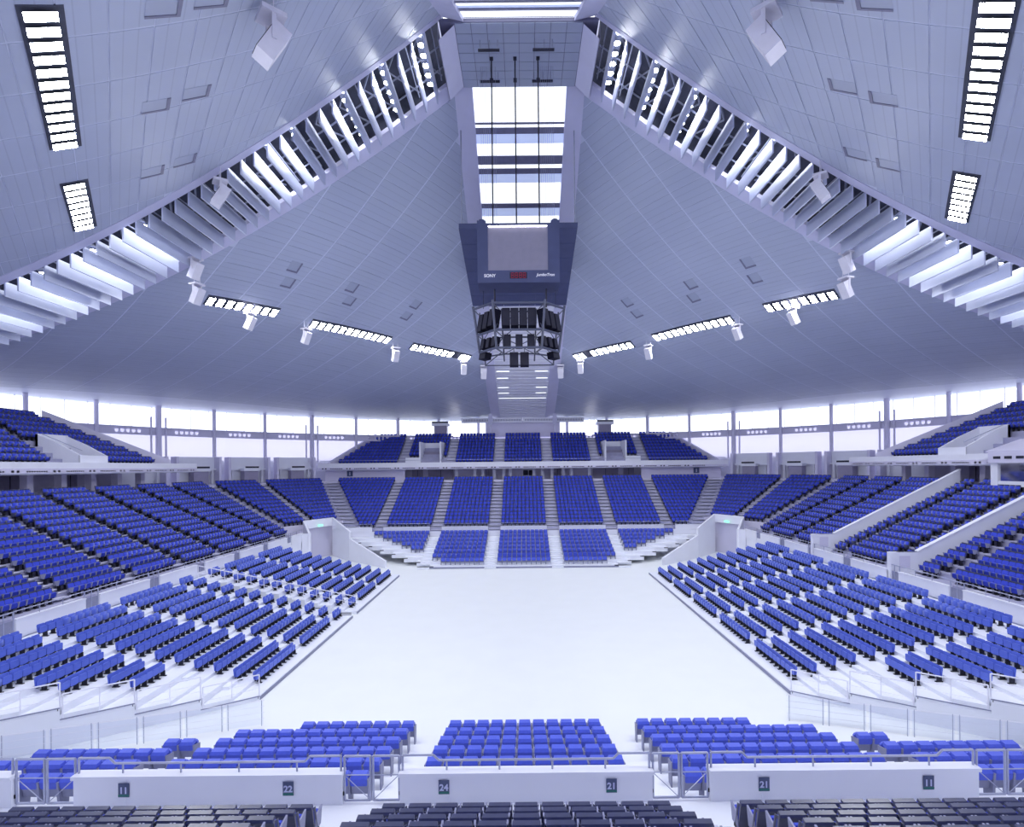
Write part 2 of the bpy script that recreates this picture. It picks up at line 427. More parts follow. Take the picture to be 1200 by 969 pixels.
# housing over the gap, fins, trusses
gap = None
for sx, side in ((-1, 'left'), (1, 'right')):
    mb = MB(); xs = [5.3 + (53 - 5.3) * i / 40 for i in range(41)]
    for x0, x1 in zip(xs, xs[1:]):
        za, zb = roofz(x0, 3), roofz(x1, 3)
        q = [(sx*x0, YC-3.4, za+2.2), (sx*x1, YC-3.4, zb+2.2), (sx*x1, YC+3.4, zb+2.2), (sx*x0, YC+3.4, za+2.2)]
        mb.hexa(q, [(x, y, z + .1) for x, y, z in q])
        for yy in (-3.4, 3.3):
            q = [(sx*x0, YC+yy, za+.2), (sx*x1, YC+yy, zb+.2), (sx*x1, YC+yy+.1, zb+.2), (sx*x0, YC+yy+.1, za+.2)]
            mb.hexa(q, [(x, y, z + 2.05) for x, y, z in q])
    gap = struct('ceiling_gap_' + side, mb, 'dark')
    tb = MB()
    k = 0; x = 5.9
    while x < 44:
        z = roofz(x, 3)
        tb.tube((sx*x, YC-3, z+1.2), (sx*(x+1.7), YC, z+.6), .07, 4); tb.tube((sx*(x+1.7), YC, z+.6), (sx*x, YC+3, z+1.2), .07, 4)
        tb.tube((sx*x, YC-3, z+.8), (sx*x, YC+3, z+.8), .05, 4); x += 1.7
    for yy in (-2.0, 0, 2.0):
        xs2 = [5.6 + i * 2 for i in range(20)]
        for a, b in zip(xs2, xs2[1:]): tb.tube((sx*a, YC+yy, roofz(a, 3)+.9), (sx*b, YC+yy, roofz(b, 3)+.9), .07, 4)
    o = tb.build('truss', 'truss', gap)
    for i in range(52):
        x = 6.2 + i * .86
        if x > 50: break
        z = roofz(x, 3); t = .05
        fb = MB()
        q = [(sx*x - t, YC-2.85), (sx*x + t, YC-2.85), (sx*x + t, YC+2.85), (sx*x - t, YC+2.85)]
        fb.prism(q, z - .85, z + .12)
        fb.build('baffle', 'fin', gap)
    # lamp stacks between fins
    for x in (6.65, 9.2, 11.8, 15.25, 16.95, 25.6, 29.0, 32.4, 35.9, 39.3):
        z = roofz(x, 3)
        t = thing('gap_lamp_stack', '', 'lamp', (sx*x, YC, z), 0, 'lamp stacks between the roof baffles')
        t['label'] = 'row of bright lamps between the %s roof baffles, %s from the ridge' % (side, nth([6.65, 9.2, 11.8, 15.25, 16.95, 25.6, 29.0, 32.4, 35.9, 39.3].index(x) + 1))
        MB().box(-.3, .3, -2.7, 2.7, .75, .85).build('housing', 'truss', t)
        for j in range(6):
            yy = -2.4 + j * .95
            MB().add([(.24*math.cos(R(60*i)), yy + .24*math.sin(R(60*i)), .62) for i in range(6)], [tuple(range(6))[::-1]]).build('lamp', 'gaplamp', t)
            MB().tube((0, yy, .64), (0, yy, .78), .2, 6).build('lamp_can', 'truss', t)

# ridge: soffit strips, skylight glass, louvre baffles
for sy, nm in ((1, 'far'), (-1, 'near')):
    mb = MB(); ss = [3 + (54 - 3) * i / 44 for i in range(45)]
    for s0, s1 in zip(ss, ss[1:]):
        for sx in (-1, 1):
            q = [(sx*3.6, YC+sy*s0, ridge(s0)-.35), (sx*5.05, YC+sy*s0, ridge(s0)+.0), (sx*5.05, YC+sy*s1, ridge(s1)+.0), (sx*3.6, YC+sy*s1, ridge(s1)-.35)]
            t = [(x, y, z + .6) for x, y, z in q]
            if sx * sy < 0: q, t = q[::-1], t[::-1]
            mb.hexa(q, t)
        q = [(-5, YC+sy*s0, ridge(s0)+1.2), (5, YC+sy*s0, ridge(s0)+1.2), (5, YC+sy*s1, ridge(s1)+1.2), (-5, YC+sy*s1, ridge(s1)+1.2)]
        if sy < 0: q = q[::-1]
        mb.hexa(q, [(x, y, z + .1) for x, y, z in q])
    rdg = struct('ceiling_ridge_' + nm, mb, 'soffit')
    def strip(s0, s1, dz, th, nm2, m, x=3.58):
        q = [(-x, YC+sy*s0, ridge(s0)+dz), (x, YC+sy*s0, ridge(s0)+dz), (x, YC+sy*s1, ridge(s1)+dz), (-x, YC+sy*s1, ridge(s1)+dz)]
        if sy < 0: q = q[::-1]
        return MB().hexa(q, [(a, b, c + th) for a, b, c in q]).build(nm2, m, rdg)
    glow = [(3.1, 5.39, 'skyl'), (5.5, 5.72, 'skyl'), (6.11, 6.79, 'skyld'), (6.79, 7.62, 'skyl'), (8.23, 8.54, 'skyl'), (8.93, 9.65, 'skyld'), (9.65, 11.31, 'skyl'), (11.68, 12.42, 'skyld'), (12.42, 13.2, 'skyl')]
    cur = 3.05
    for s0, s1, gm in glow:
        if s0 - cur > .05: strip(cur, s0, -.10, .08, 'skylight_blind', 'fascia')
        strip(s0, s1, -.05, .05, 'skylight_pane', gm); cur = s1
    s = cur
    while s < 53.2:                    # closed white slats towards the eave
        strip(s, s + .62, -.30, .06, 'ridge_slat', 'white')
        for k, x0, x1 in ((33.2, -3.4, -1.7), (33.2, 1.7, 3.4), (34.5, -3.4, -1.9), (34.5, 1.9, 3.4), (36.6, -3.4, -1.9), (36.6, 1.9, 3.4), (38.5, -3.4, -1.9), (38.5, 1.9, 3.4), (40.4, -3.4, 3.4)):
            if abs(s - k) < .41:
                q = [(x0, YC+sy*(s+.64), ridge(s+.64)-.31), (x1, YC+sy*(s+.64), ridge(s+.64)-.31), (x1, YC+sy*(s+.82), ridge(s+.82)-.31), (x0, YC+sy*(s+.82), ridge(s+.82)-.31)]
                if sy < 0: q = q[::-1]
                MB().hexa(q, [(a, b, c + .03) for a, b, c in q]).build('slot_light', 'skyl', rdg)
        s += .82
# flat ceiling over the crossing with square tiles, side cheeks
zt = 39.35
mb = MB().box(-5.2, 5.2, YC - 3.05, YC + 3.05, zt + .06, zt + .3)
cross = struct('ceiling_crossing', mb, 'fascia')
for i in range(8):
    for j in range(7):
        x0 = -4.2 + i * 1.05; y0 = YC - 3.0 + j * .857
        MB().box(x0 + .02, x0 + 1.03, y0 + .02, y0 + .837, zt, zt + .06).build('tile', 'roof', cross)
for sx in (-1, 1):
    mb = MB().add([(sx*5.25, YC-2.9, zt-1.0), (sx*5.25, YC+2.9, zt-1.0), (sx*4.22, YC+2.9, zt), (sx*4.22, YC-2.9, zt)], [(0, 1, 2, 3)])
    mb.add([(sx*5.3, YC-2.9, zt-1.0), (sx*5.3, YC+2.9, zt-1.0), (sx*5.3, YC+2.9, zt+1.5), (sx*5.3, YC-2.9, zt+1.5)], [(0, 1, 2, 3)])
    mb.build('cheek', 'soffit', cross)

# ------------------------------------------------------------------ SEATS: three kinds, gathered first, then built
SEATS = {'tip_up_seat': [], 'cushioned_seat': [], 'folding_seat': []}
def row(kind, p0, p1, z, face, pitch, label, skip=None):
    L = math.hypot(p1[0] - p0[0], p1[1] - p0[1]); n = int(round(L / pitch))
    if n < 1: return
    rz = math.atan2(-face[0], face[1])
    for k in range(n):
        t = (k + .5) / n; x = p0[0] + (p1[0] - p0[0]) * t; y = p0[1] + (p1[1] - p0[1]) * t
        if skip and skip(x, y): continue
        SEATS[kind].append((x, y, z, rz, label % nth(k + 1)))
T = 'tip_up_seat'
def rown(i): return nth(i + 1)
# near tier in front of the camera
for nm, x0, x1 in (('centre block', -2.75, 2.75), ('left block', -9.75, -4.0), ('right block', 4.0, 9.75), ('far left block', -16.7, -11.2), ('far right block', 11.2, 16.7)):
    for i in range(5):
        row(T, (x0, 10.5 - NRUN * i), (x1, 10.5 - NRUN * i), nz(i), (0, 1), .5, 'navy-backed tip-up seat, %s from left, ' + rown(i) + ' row of the near ' + nm)
# far tier
for nm, x0, x1 in (('centre', -2.75, 2.75), ('second left', -9.75, -4.25), ('second right', 4.25, 9.75), ('third left', -16.7, -11.2), ('third right', 11.2, 16.7)):
    for i in range(14):
        y = 65 + rowd(i) + .55; row(T, (x0, y), (x1, y), rowz(i), (0, -1), .5, 'blue tip-up seat, %s from left, ' + rown(i) + ' row of the far ' + nm + ' block')
for sg in (-1, 1):
    sd = 'left' if sg < 0 else 'right'
    nx, ny = .861, .509
    for i in range(14):
        d = rowd(i) + .55; pp = P(d); y = 65 + d
        row(T, (sg * 18.1, y), (sg * (pp[2][0] - 1.7), y), rowz(i), (0, -1), .5, 'blue tip-up seat, %s from the aisle, ' + rown(i) + ' row of the far outer ' + sd + ' block')
        a, b = Vector(pp[1]), Vector(pp[2]); u = (b - a).normalized(); fm = Vector((23.85, 63.3)) + Vector((nx, ny)) * (d - 1.75)
        mt = (fm - a).dot(u); L = (b - a).length
        for nm, t0, t1 in (('first', .9, mt - .65), ('second', mt + .65, L - .9)):
            if t1 - t0 > .5 and i > 1:
                p, q = a + u * t0, a + u * t1
                row(T, (sg * p.x, p.y), (sg * q.x, q.y), rowz(i), (-sg * nx, -ny), .5, 'blue tip-up seat, %s in the ' + rown(i) + ' row of the ' + nm + ' ' + sd + ' corner block')
        x = sg * (24.1 + d)
        if sg < 0: bl = [(20.8, 24.8), (25.9, 30.0), (31.05, 35.15), (36.2, 40.3), (41.35, 45.4), (46.45, 50.5), (51.55, 55.65), (56.7, pp[1][1] - .8)]
        else:
            bl = [(20.5, 24.6), (28.4, 32.8), (34.1, 35.5), (36.7, 38.1), (39.1, 43.2), (44.0, 45.1), (47.3, 51.5), (52.5, 56.6), (57.6, pp[1][1] - .8)]
        for j, (y0, y1) in enumerate(bl):
            if sg > 0 and j == 1 and i in (3, 4, 5): y0 += 1.4
            row(T, (x, y0), (x, y1), rowz(i), (-sg, 0), .46, 'blue tip-up seat, %s from near end, ' + rown(i) + ' row, ' + nth(j + 1) + ' ' + sd + ' side block')
# upper tier
for nm, x0, x1 in (('centre', -2.75, 2.75), ('second left', -9.9, -4.35), ('second right', 4.35, 9.9), ('third left', -17.0, -11.3), ('third right', 11.3, 17.0)):
    for i in range(9):
        y = 80 + .8 * i
        row(T, (x0, y), (x1, y), 11 + .5 * i, (0, -1), .5, 'distant upper seat, %s from left, ' + rown(i) + ' row, ' + nm + ' block',
            (lambda X, Y: (12.0 < abs(X) < 15.2 and Y < 84.4) or (abs(X) < 17.1 and abs(X) > 11 and Y < 81.0)) if 'third' in nm else None)
for sg in (-1, 1):
    sd = 'left' if sg < 0 else 'right'
    for i in range(9):
        y = 80 + .8 * i; row(T, (sg * 18.4, y), (sg * (27 - .55 * i), y), 11 + .5 * i, (0, -1), .5, 'distant upper seat, %s from aisle, ' + rown(i) + ' row, outer ' + sd + ' block')
        x = sg * (37.4 + .8 * i)
        for j, (y0, y1) in enumerate(((24, 31.6), (32.8, 43.0), (44.0, 55.2 - .75 * i))):
            row(T, (x, y0), (x, y1), 11 + .5 * i, (-sg, 0), .48, 'upper side seat, %s from near end, ' + rown(i) + ' row, ' + nth(j + 1) + ' ' + sd + ' block',
                (lambda X, Y: 44.2 < Y < 48.2 and abs(X) < 40.3) if sg < 0 else (lambda X, Y: (44.2 < Y < 48.2 and abs(X) < 40.3) or (Y < 43.3 and abs(X) < 39.5)))
# near and far telescopic stands
C = 'cushioned_seat'
def nsy(r): return 19.75 - 1.17 * r
def nsz(r): return .52 + .29 * r
for r in range(6):
    for nm, x0, x1 in (('centre', -2.78, 2.72), ('left', -9.85 if r else -8.1, -3.98), ('right', 3.98, 9.85 if r else 8.1)):
        row(C, (x0, nsy(r)), (x1, nsy(r)), nsz(r), (0, 1), .5, 'blue cushioned seat, %s from left, ' + rown(r) + ' row from the arena floor, near ' + nm + ' stand')
    for sg, nm in ((-1, 'left'), (1, 'right')):
        x0, x1 = {0: (0, 0), 1: (0, 0), 2: (10.5, 11.5), 3: (10.6, 14.6), 4: (10.7, 15.2), 5: (10.8, 15.8)}[r]
        if x1: row(C, (sg * x0, nsy(r)), (sg * x1, nsy(r)), nsz(r), (0, 1), .5, 'blue cushioned seat, %s from the aisle, ' + rown(r) + ' row, near outer ' + nm + ' stand')
def fsy(r): return 57.25 + 1.03 * r
def fsz(r): return .30 + .285 * r
for r in range(8):
    row(C, (-2.8, fsy(r)), (2.8, fsy(r)), fsz(r), (0, -1), .5, 'blue cushioned seat, %s from left, ' + rown(r) + ' row, far centre stand')
    for sg, nm in ((-1, 'left'), (1, 'right')):
        row(C, (sg * 4.2, fsy(r)), (sg * (9.75 if r else 8.7), fsy(r)), fsz(r), (0, -1), .5, 'blue cushioned seat, %s from aisle, ' + rown(r) + ' row, far ' + nm + ' stand')
        if r > 2: row(C, (sg * 11.1, fsy(r)), (sg * (12.4 + 1.3 * (r - 3)), fsy(r)), fsz(r), (0, -1), .5, 'blue cushioned seat, %s from aisle, ' + rown(r) + ' row, far outer ' + nm + ' stand')
# side telescopic stands: twelve rows, two per step
S = 'folding_seat'
def sx_(k): return 12.86 + .935 * k
def sz_(k): return .20 + .44 * (k // 2) + (.15 if k % 2 else 0)
def send(k): return 24.9 - 1.37 * (k // 2)
for sg in (-1, 1):
    sd = 'left' if sg < 0 else 'right'
    for k in range(12):
        bl = [(send(k) + .9, 25.1), (26.0, 30.5), (31.4, 35.9)]
        bl += [(36.8, 38.15), (40.15, 41.5)] if sg < 0 else [(36.8, 41.5)]
        bl += [(42.4, 46.9), (47.8, 52.3)]
        for j, (y0, y1) in enumerate(bl):
            if y1 - y0 > .7: row(S, (sg * sx_(k), y0), (sg * sx_(k), y1), sz_(k), (-sg, 0), .45, 'blue folding seat, %s from near end, ' + rown(k) + ' row, ' + nth(j + 1) + ' section of ' + sd + ' stand')

def seat_parts(kind):
    """list of (part name, mesh builder, material) - all faces of the builders are quads"""
    if kind == T:
        sh = MB().slab(.42, .56, .045, .06, .34, -.10, R(13)); 
        for s in (-1, 1): sh.hexa([(s*.19, -.10, .36), (s*.235, -.03, .36), (s*.235, -.005, .36), (s*.19, -.075, .36)][::s], [(s*.19, -.215, .84), (s*.235, -.15, .84), (s*.235, -.12, .84), (s*.19, -.19, .84)][::s])
        sh.hexa([(-.215, -.275, .855), (.215, -.275, .855), (.21, -.165, .865), (-.21, -.165, .865)], [(-.205, -.255, .895), (.205, -.255, .895), (.20, -.175, .915), (-.20, -.175, .915)])
        cu = MB().slab(.43, .46, .06, .045, .38, -.048, R(13))
        st = MB().slab(.43, .27, .08, .04, .36, .09, R(-6))
        pn = MB().slab(.38, .22, .03, .05, .37, .145, R(-6))
        ar2 = [MB(), MB()]
        for s, ar in zip((-1, 1), ar2): ar.hexa([(s*.211-.016, -.12, .34), (s*.211+.016, -.12, .34), (s*.211+.016, .16, .34), (s*.211-.016, .16, .34)], [(s*.211-.016, -.10, .60), (s*.211+.016, -.10, .60), (s*.211+.016, .24, .66), (s*.211-.016, .24, .66)])
        pe = MB().box(-.24, .24, -.06, .04, .30, .36).box(-.05, .05, -.08, .06, .0, .30).box(-.10, .10, -.12, .10, 0, .03)
        return [('back_shell', sh, 'navy'), ('back_cushion', cu, 'blue'), ('seat', st, 'blue'), ('seat_shell', pn, 'blued'), ('armrest', ar2[0], 'arm'), ('armrest', ar2[1], 'arm'), ('pedestal', pe, 'black')]
    if kind == C:
        bk = MB().slab(.43, .20, .10, .03, .52, -.075, R(8)).hexa([(-.215, -.165, .70), (.215, -.165, .70), (.215, .04, .70), (-.215, .04, .70)], [(-.19, -.115, .785), (.19, -.115, .785), (.19, .075, .815), (-.19, .075, .815)])
        bl = MB().slab(.41, .30, .05, .03, .28, -.02, R(10))
        st = MB().slab(.42, .34, .09, .06, .40, .12, R(-8))
        ar2 = [MB(), MB()]
        for s, ar in zip((-1, 1), ar2): ar.hexa([(s*.236-.014, -.12, 0), (s*.236+.014, -.12, 0), (s*.236+.014, .16, 0), (s*.236-.014, .16, 0)], [(s*.236-.014, -.16, .70), (s*.236+.014, -.16, .70), (s*.236+.014, .22, .62), (s*.236-.014, .22, .62)])
        pe = MB().box(-.22, .22, -.02, .06, .26, .32)
        return [('backrest', bk, 'blueb'), ('back_panel', bl, 'grey'), ('seat', st, 'blueb'), ('side_frame', ar2[0], 'grey'), ('side_frame', ar2[1], 'grey'), ('seat_beam', pe, 'grey')]
    bk = MB().slab(.415, .40, .045, .045, .25, -.05, R(7)); st = MB().slab(.40, .30, .05, .04, .24, .03, R(-2))
    lg = MB().box(-.16, -.11, -.10, .10, .03, .25).box(-.18, -.09, -.14, .16, 0, .035).box(-.21, .21, -.03, .03, .21, .26)
    return [('backrest', bk, 'bluep'), ('seat', st, 'bluep'), ('bracket', lg, 'black')]
CAT = {T: 'seat', C: 'seat', S: 'seat'}
GRP = {T: 'fixed tip-up seats of the tiers', C: 'cushioned seats of the end stands', S: 'folding seats of the side stands'}
DIST = {T: 'many more blue tip-up seats filling the distant tiers', C: 'many more blue cushioned seats on the far stand', S: 'many more blue folding seats further along both side stands'}
NIND = 300
for kind, lst in SEATS.items():
    vis = []
    for q in lst:
        top = (q[0], q[1], q[2] + .8)
        if top[1] < 4 or not in_frame(top, 140): continue
        d = top[0] ** 2 + top[1] ** 2 + (top[2] - H) ** 2
        vis.append((0 if in_frame(top, 2) else 1, d, q))
    vis.sort(key=lambda v: (v[0], v[1]))
    parts = seat_parts(kind)
    meshes = [(nm, mb.mesh(kind + '_' + nm, m)) for nm, mb, m in parts]
    for _, _, q in vis[:NIND]:
        root = thing(kind, q[4], CAT[kind], q[:3], q[3], GRP[kind])
        for nm, me in meshes: put(nm, me, root)
    rest = vis[NIND:]
    parts = [(a_, b_, 'navy' if m_ == 'arm' else m_) for a_, b_, m_ in parts]
    if rest:
        pv = np.array([v for _, mb, _ in parts for v in mb.v], dtype=np.float64); pf = []; pm = []; o = 0; mats = []
        for _, mb, m in parts:
            if m not in mats: mats.append(m)
            pf += [[o + i for i in f] for f in mb.f]; pm += [mats.index(m)] * len(mb.f); o += len(mb.v)
        pf = np.array(pf); nv, nf = len(pv), len(pf)
        tr = np.array([r[2][:4] for r in rest]); K = len(tr); c, s = np.cos(tr[:, 3]), np.sin(tr[:, 3])
        V = np.empty((K, nv, 3))
        V[:, :, 0] = c[:, None] * pv[:, 0] - s[:, None] * pv[:, 1] + tr[:, 0:1]
        V[:, :, 1] = s[:, None] * pv[:, 0] + c[:, None] * pv[:, 1] + tr[:, 1:2]
        V[:, :, 2] = pv[:, 2] + tr[:, 2:3]
        FF = pf[None] + (np.arange(K) * nv)[:, None, None]
        me = bpy.data.meshes.new(kind + '_mass'); me.vertices.add(K * nv); me.vertices.foreach_set('co', V.ravel())
        me.loops.add(K * nf * 4); me.loops.foreach_set('vertex_index', FF.ravel().astype(np.int32))
        me.polygons.add(K * nf); me.polygons.foreach_set('loop_start', np.arange(K * nf, dtype=np.int32) * 4)
        for m in mats: me.materials.append(M[m])
        me.polygons.foreach_set('material_index', np.tile(np.array(pm, dtype=np.int32), K)); me.update(calc_edges=True)
        tag(put(kind + '_mass', me), DIST[kind], 'seats', GRP[kind], 'stuff')

# ------------------------------------------------------------------ telescopic stands
ns = thing('retractable_stand', 'white stepped retractable stand in front of the near parapet', 'stand', (0, 13.0, 0))
for r in range(7):
    xe = 9.95 if r < 2 else (12.2 if r == 2 else 15.6)
    y1 = nsy(r) + .55; y0 = y1 - 1.17
    if r == 6: y0 = 12.55
    MB().box(-xe, xe, max(y0, 12.55) - 13.0, y1 - 13.0, max(0, nsz(r) - .9), nsz(r)).build('step', 'deck', ns)
    for x in (-3.35, 3.35): MB().box(x - .55, x + .55, y1 - 13.0 - .02, y1 - 13.0 + .35, max(0, nsz(r) - .30), nsz(r) - .145).build('aisle_step', 'deck', ns)
fs = thing('retractable_stand', 'white stepped retractable stand at the far end of the arena', 'stand', (0, 60, 0))
for r in range(8):
    xe = 9.8 + 1.55 * r; y0 = fsy(r) - .62
    MB().box(-xe, xe, y0 - 60, 65.0 - 60 if r == 7 else y0 + 1.03 - 60, 0 if r == 0 else fsz(r) - .5, fsz(r)).build('step', 'deck', fs)
    for x in (-10.4, -3.5, 3.5, 10.4): MB().box(x - .6, x + .6, y0 - 60 - .35, y0 - 60 + .02, fsz(r) - .285, fsz(r) - .14).build('aisle_step', 'deck', fs)
    for s in (-1, 1):
        MB().box(min(s * (xe - .4), s * xe), max(s * (xe - .4), s * xe), y0 - 60 - .03, y0 - 60 + .03, fsz(r) - .12, fsz(r) - .04).build('end_bracket', 'black', fs)
MB().box(-9.8, 9.8, fsy(0) - .66 - 60, fsy(0) - .62 - 60, .02, .17).build('kick_plate', 'grey', fs)
for sg in (-1, 1):
    sd = 'left' if sg < 0 else 'right'
    st = thing('retractable_stand', 'white stepped retractable stand along the %s side of the floor' % sd, 'stand', (sg * 18.0, 39, 0))
    secs = [(None, 38.4), (39.4, 52.9)] if sg < 0 else [(None, 52.9)]
    def bx(x0, x1, y0, y1, z0, z1): return MB().box(min(sg*x0, sg*x1) - sg*18.0, max(sg*x0, sg*x1) - sg*18.0, y0 - 39, y1 - 39, z0, z1)
    for i in range(6):
        x0 = 12.1 + 1.87 * i; x1 = x0 + 1.87 if i < 5 else 24.1; z = .20 + .44 * i
        for si, (y0, y1) in enumerate(secs):
            ya = y0 if y0 else send(2 * i); yb = ya if y0 else ya - 1.37
            q = [(x0, ya), (x1, yb if i < 5 else ya - 1.37), (x1, y1), (x0, y1)]
            q = [(sg * x - sg * 18.0, y - 39) for x, y in q]
            if sg < 0: q = q[::-1]
            MB().prism(q, max(0.0, z - .55) if i else .0, z).build('step', 'deck', st)
            q = [(x0 + .93, ya - .68 if not y0 else ya), (x1, yb), (x1, y1), (x0 + .93, y1)]
            q = [(sg * x - sg * 18.0, y - 39) for x, y in q]
            if sg < 0: q = q[::-1]
            MB().prism(q, z, z + .15).build('riser', 'deck', st)
            if not y0:      # guard rail along the slanting near end, dark bracket at its foot
                a = (sg * (x0 + .05) - sg * 18, ya - 39 + .05); b = (sg * (x1 - .05) - sg * 18, yb - 39 + .05)
                rb = MB(); h = .92
                rb.path([(*a, z), (*a, z + h), (*b, z + h), (*b, z)], .028, 6)
                m = ((a[0] + b[0]) / 2, (a[1] + b[1]) / 2); rb.tube((*m, z), (*m, z + h), .02, 5)
                for hh in (.3, .6): rb.tube((*a, z + hh), (*b, z + hh), .010, 4)
                rb.build('guard_rail', 'wrail', st)
                bx(x0 + .05, x0 + .55, ya - .05, ya + .06, z - .13, z - .02).build('end_bracket', 'black', st)
                q = [(x0, ya - .03), (x1, yb - .03), (x1, yb), (x0, ya)]; q = [(sg * x - sg * 18.0, y - 39) for x, y in q]
                if sg < 0: q = q[::-1]
                MB().prism(q, z - .05, z - .01).build('edge_trim', 'grey', st)
                # white skirting under the slanting end
                q = [(x0, ya - .02), (x1, yb - .02), (x1, yb + .03), (x0, ya + .03)]; q = [(sg * x - sg * 18.0, y - 39) for x, y in q]
                if sg < 0: q = q[::-1]
                MB().prism(q, 0, z - .14).build('skirt', 'deck', st)
    for (y0, y1) in secs:
        ya = y0 if y0 else 24.9
        bx(12.07, 12.1, ya, y1, .0, .15).build('kick_plate', 'grey', st)
    for k in range(12):                # half steps in the aisles
        for ya, yb in ((25.15, 25.95), (30.55, 31.35), (35.95, 36.75), (41.55, 42.35), (46.95, 47.75)):
            if k % 2 == 0 and k: bx(12.1 + .935 * k - .32, 12.1 + .935 * k, ya, yb, sz_(k - 1), sz_(k) - .14).build('aisle_step', 'deck', st)
    if sg < 0:                         # guard rail and open frames beside the passage
        rb = MB()
        pts = [(-12.3 - 18 * sg, 39.9 - 39, 1.15), (-23.8 - 18 * sg, 39.9 - 39, 3.5)]
        rb.path(pts, .035, 6); rb.path([(x, y, z - .5) for x, y, z in pts], .018, 5)
        for i in range(13):
            t = i / 12; p = [pts[0][j] + (pts[1][j] - pts[0][j]) * t for j in range(3)]
            rb.tube((p[0], p[1], p[2] - 1.0), p, .022, 5)
        rb.build('passage_rail', 'wrail', st)
        for i in range(6):
            x0 = 12.1 + 1.87 * i
            fr = MB()
            for zz in (.06, .18, .30): 
                fr.box(-(x0 + 1.8) + 18, -(x0 + .1) + 18, 38.45 - 39, 38.5 - 39, .44 * i * .8 + zz, .44 * i * .8 + zz + .045)
            fr.build('folded_frame', 'black', st)

# ------------------------------------------------------------------ parapets, rails, gates of the lower bowl
def parapet(name, label, x0, x1, y, up, signs=()):
    t = thing(name, label, 'parapet', ((x0 + x1) / 2, y, 2.9)); hw = (x1 - x0) / 2
    MB().box(-hw, hw, -.10, .10, 0, .66).build('panel', 'white', t)
    MB().box(-hw - .02, hw + .02, -.16, .14, .66, .74).build('coping', 'white', t)
    rb = MB(); e = .75
    rb.path([(-hw + .05, 0, .74), (-hw + .05, 0, 1.08), (-hw + e, 0, 1.08), (-hw + e + .12, 0, .96), (hw - e - .12, 0, .96), (hw - e, 0, 1.08), (hw - .05, 0, 1.08), (hw - .05, 0, .74)], .026, 6)
    k = max(2, int((x1 - x0) / 1.7))
    for i in range(k + 1):
        x = -hw + e + .3 + (2 * hw - 2 * e - .6) * i / k; rb.tube((x, 0, .72), (x, 0, .96), .022, 6)
    rb.build('hand_rail', 'rail', t)
    jb = MB()
    MB().box(-hw * .62, -hw * .62 + .03, -.112, -.10, .02, .66).build('joint_strip', 'white', t)
    return t
def gate(label, x0, x1, y, group=None):
    t = thing('double_gate', label, 'gate', ((x0 + x1) / 2, y, 2.92)); hw = (x1 - x0) / 2
    for s in (-1, 1):
        a, b = s * .03, s * (hw - .03); g = MB()
        g.path([(a, 0, .05), (b, 0, .05), (b, 0, 1.05), (a, 0, 1.05), (a, 0, .05)], .027, 6)
        leaf = g.build('gate_leaf', 'rail', t)
        MB().tube((a, 0, .62), (b, 0, .62), .014, 5).build('mid_bar', 'rail', leaf)
        MB().tube((b, 0, .62), (a, 0, .05), .010, 5).build('diagonal_brace', 'rail', leaf)
        MB().box(min(s*(hw-.03), s*(hw+.03)), max(s*(hw-.03), s*(hw+.03)), -.04, .04, .18, .26).build('hinge', 'black', t)
    return t
NY = 12.4
for nm, x0, x1 in (('centre', -2.85, 2.85), ('left', -10.2, -4.15), ('right', 4.15, 10.2), ('far left', -17.5, -11.6), ('far right', 11.6, 17.5)):
    parapet('parapet_wall', 'white parapet with grey hand rail before the near %s seats' % nm, x0, x1, NY, 1)
for nm, x0, x1 in (('centre left aisle', -4.15, -2.85), ('centre right aisle', 2.85, 4.15), ('outer left aisle', -11.6, -10.2), ('outer right aisle', 10.2, 11.6)):
    gate('grey tube double gate across the near %s' % nm, x0, x1, NY)
for k, (x, s) in enumerate(((-9.05, '11'), (-5.35, '22'), (-1.85, '24'), (1.92, '21'), (5.35, '21'), (9.05, '11'))):
    t = thing('block_number_sign', 'small slate block number sign, %s from the left on the near parapet' % nth(k + 1), 'sign', (x, NY - .115, 3.16))
    MB().box(-.12, .12, -.012, .0, 0, .31).build('plate', 'sign', t)
    MB().box(-.12, .12, -.017, -.012, .015, .06).build('green_band', 'green', t)
    text('digits', s, .20, (0, -.016, .145), (R(90), 0, 0), 'signt', t, .002)
def wall_parapet(name, label, a, b, z0, z1, cat='parapet', glass=True, sub=1.2):
    a = Vector(a); b = Vector(b); L = (b - a).length; t = thing(name, label, cat, (*a, z0), math.atan2(b.y - a.y, b.x - a.x)); h = z1 - z0
    MB().box(0, L, -.1, .1, 0, h).build('panel', 'white', t)
    MB().box(-.01, L + .01, -.13, .13, h, h + .06).build('coping', 'white', t)
    if glass is not False:
        rb = MB(); rb.tube((0, 0, h + .42), (L, 0, h + .42), .025, 6); k = max(1, int(L / sub))
        for i in range(k + 1): rb.tube((L * i / k, 0, h), (L * i / k, 0, h + .42), .02, 5)
        rb.build('hand_rail', 'rail', t)
        if glass: MB().add([(0, 0, h + .08), (L, 0, h + .08), (L, 0, h + .38), (0, 0, h + .38)], [(0, 1, 2, 3)]).build('glass_panel', 'rglass', t)
    return t
for k, (x0, x1) in enumerate(((-22.3, -18.1), (-16.7, -11.2), (-9.75, -4.25), (-2.75, 2.75), (4.25, 9.75), (11.2, 16.7), (18.1, 22.3))):
    wall_parapet('parapet_wall', 'low white parapet below the far tier, %s from the left' % nth(k + 1), (x0, 65.1), (x1, 65.1), 2.9, 3.42)
LB = [(20.8, 24.8), (25.9, 30.0), (31.05, 35.15), (36.2, 40.3), (41.35, 45.4), (46.45, 50.5), (51.55, 55.65), (56.7, 59.6)]
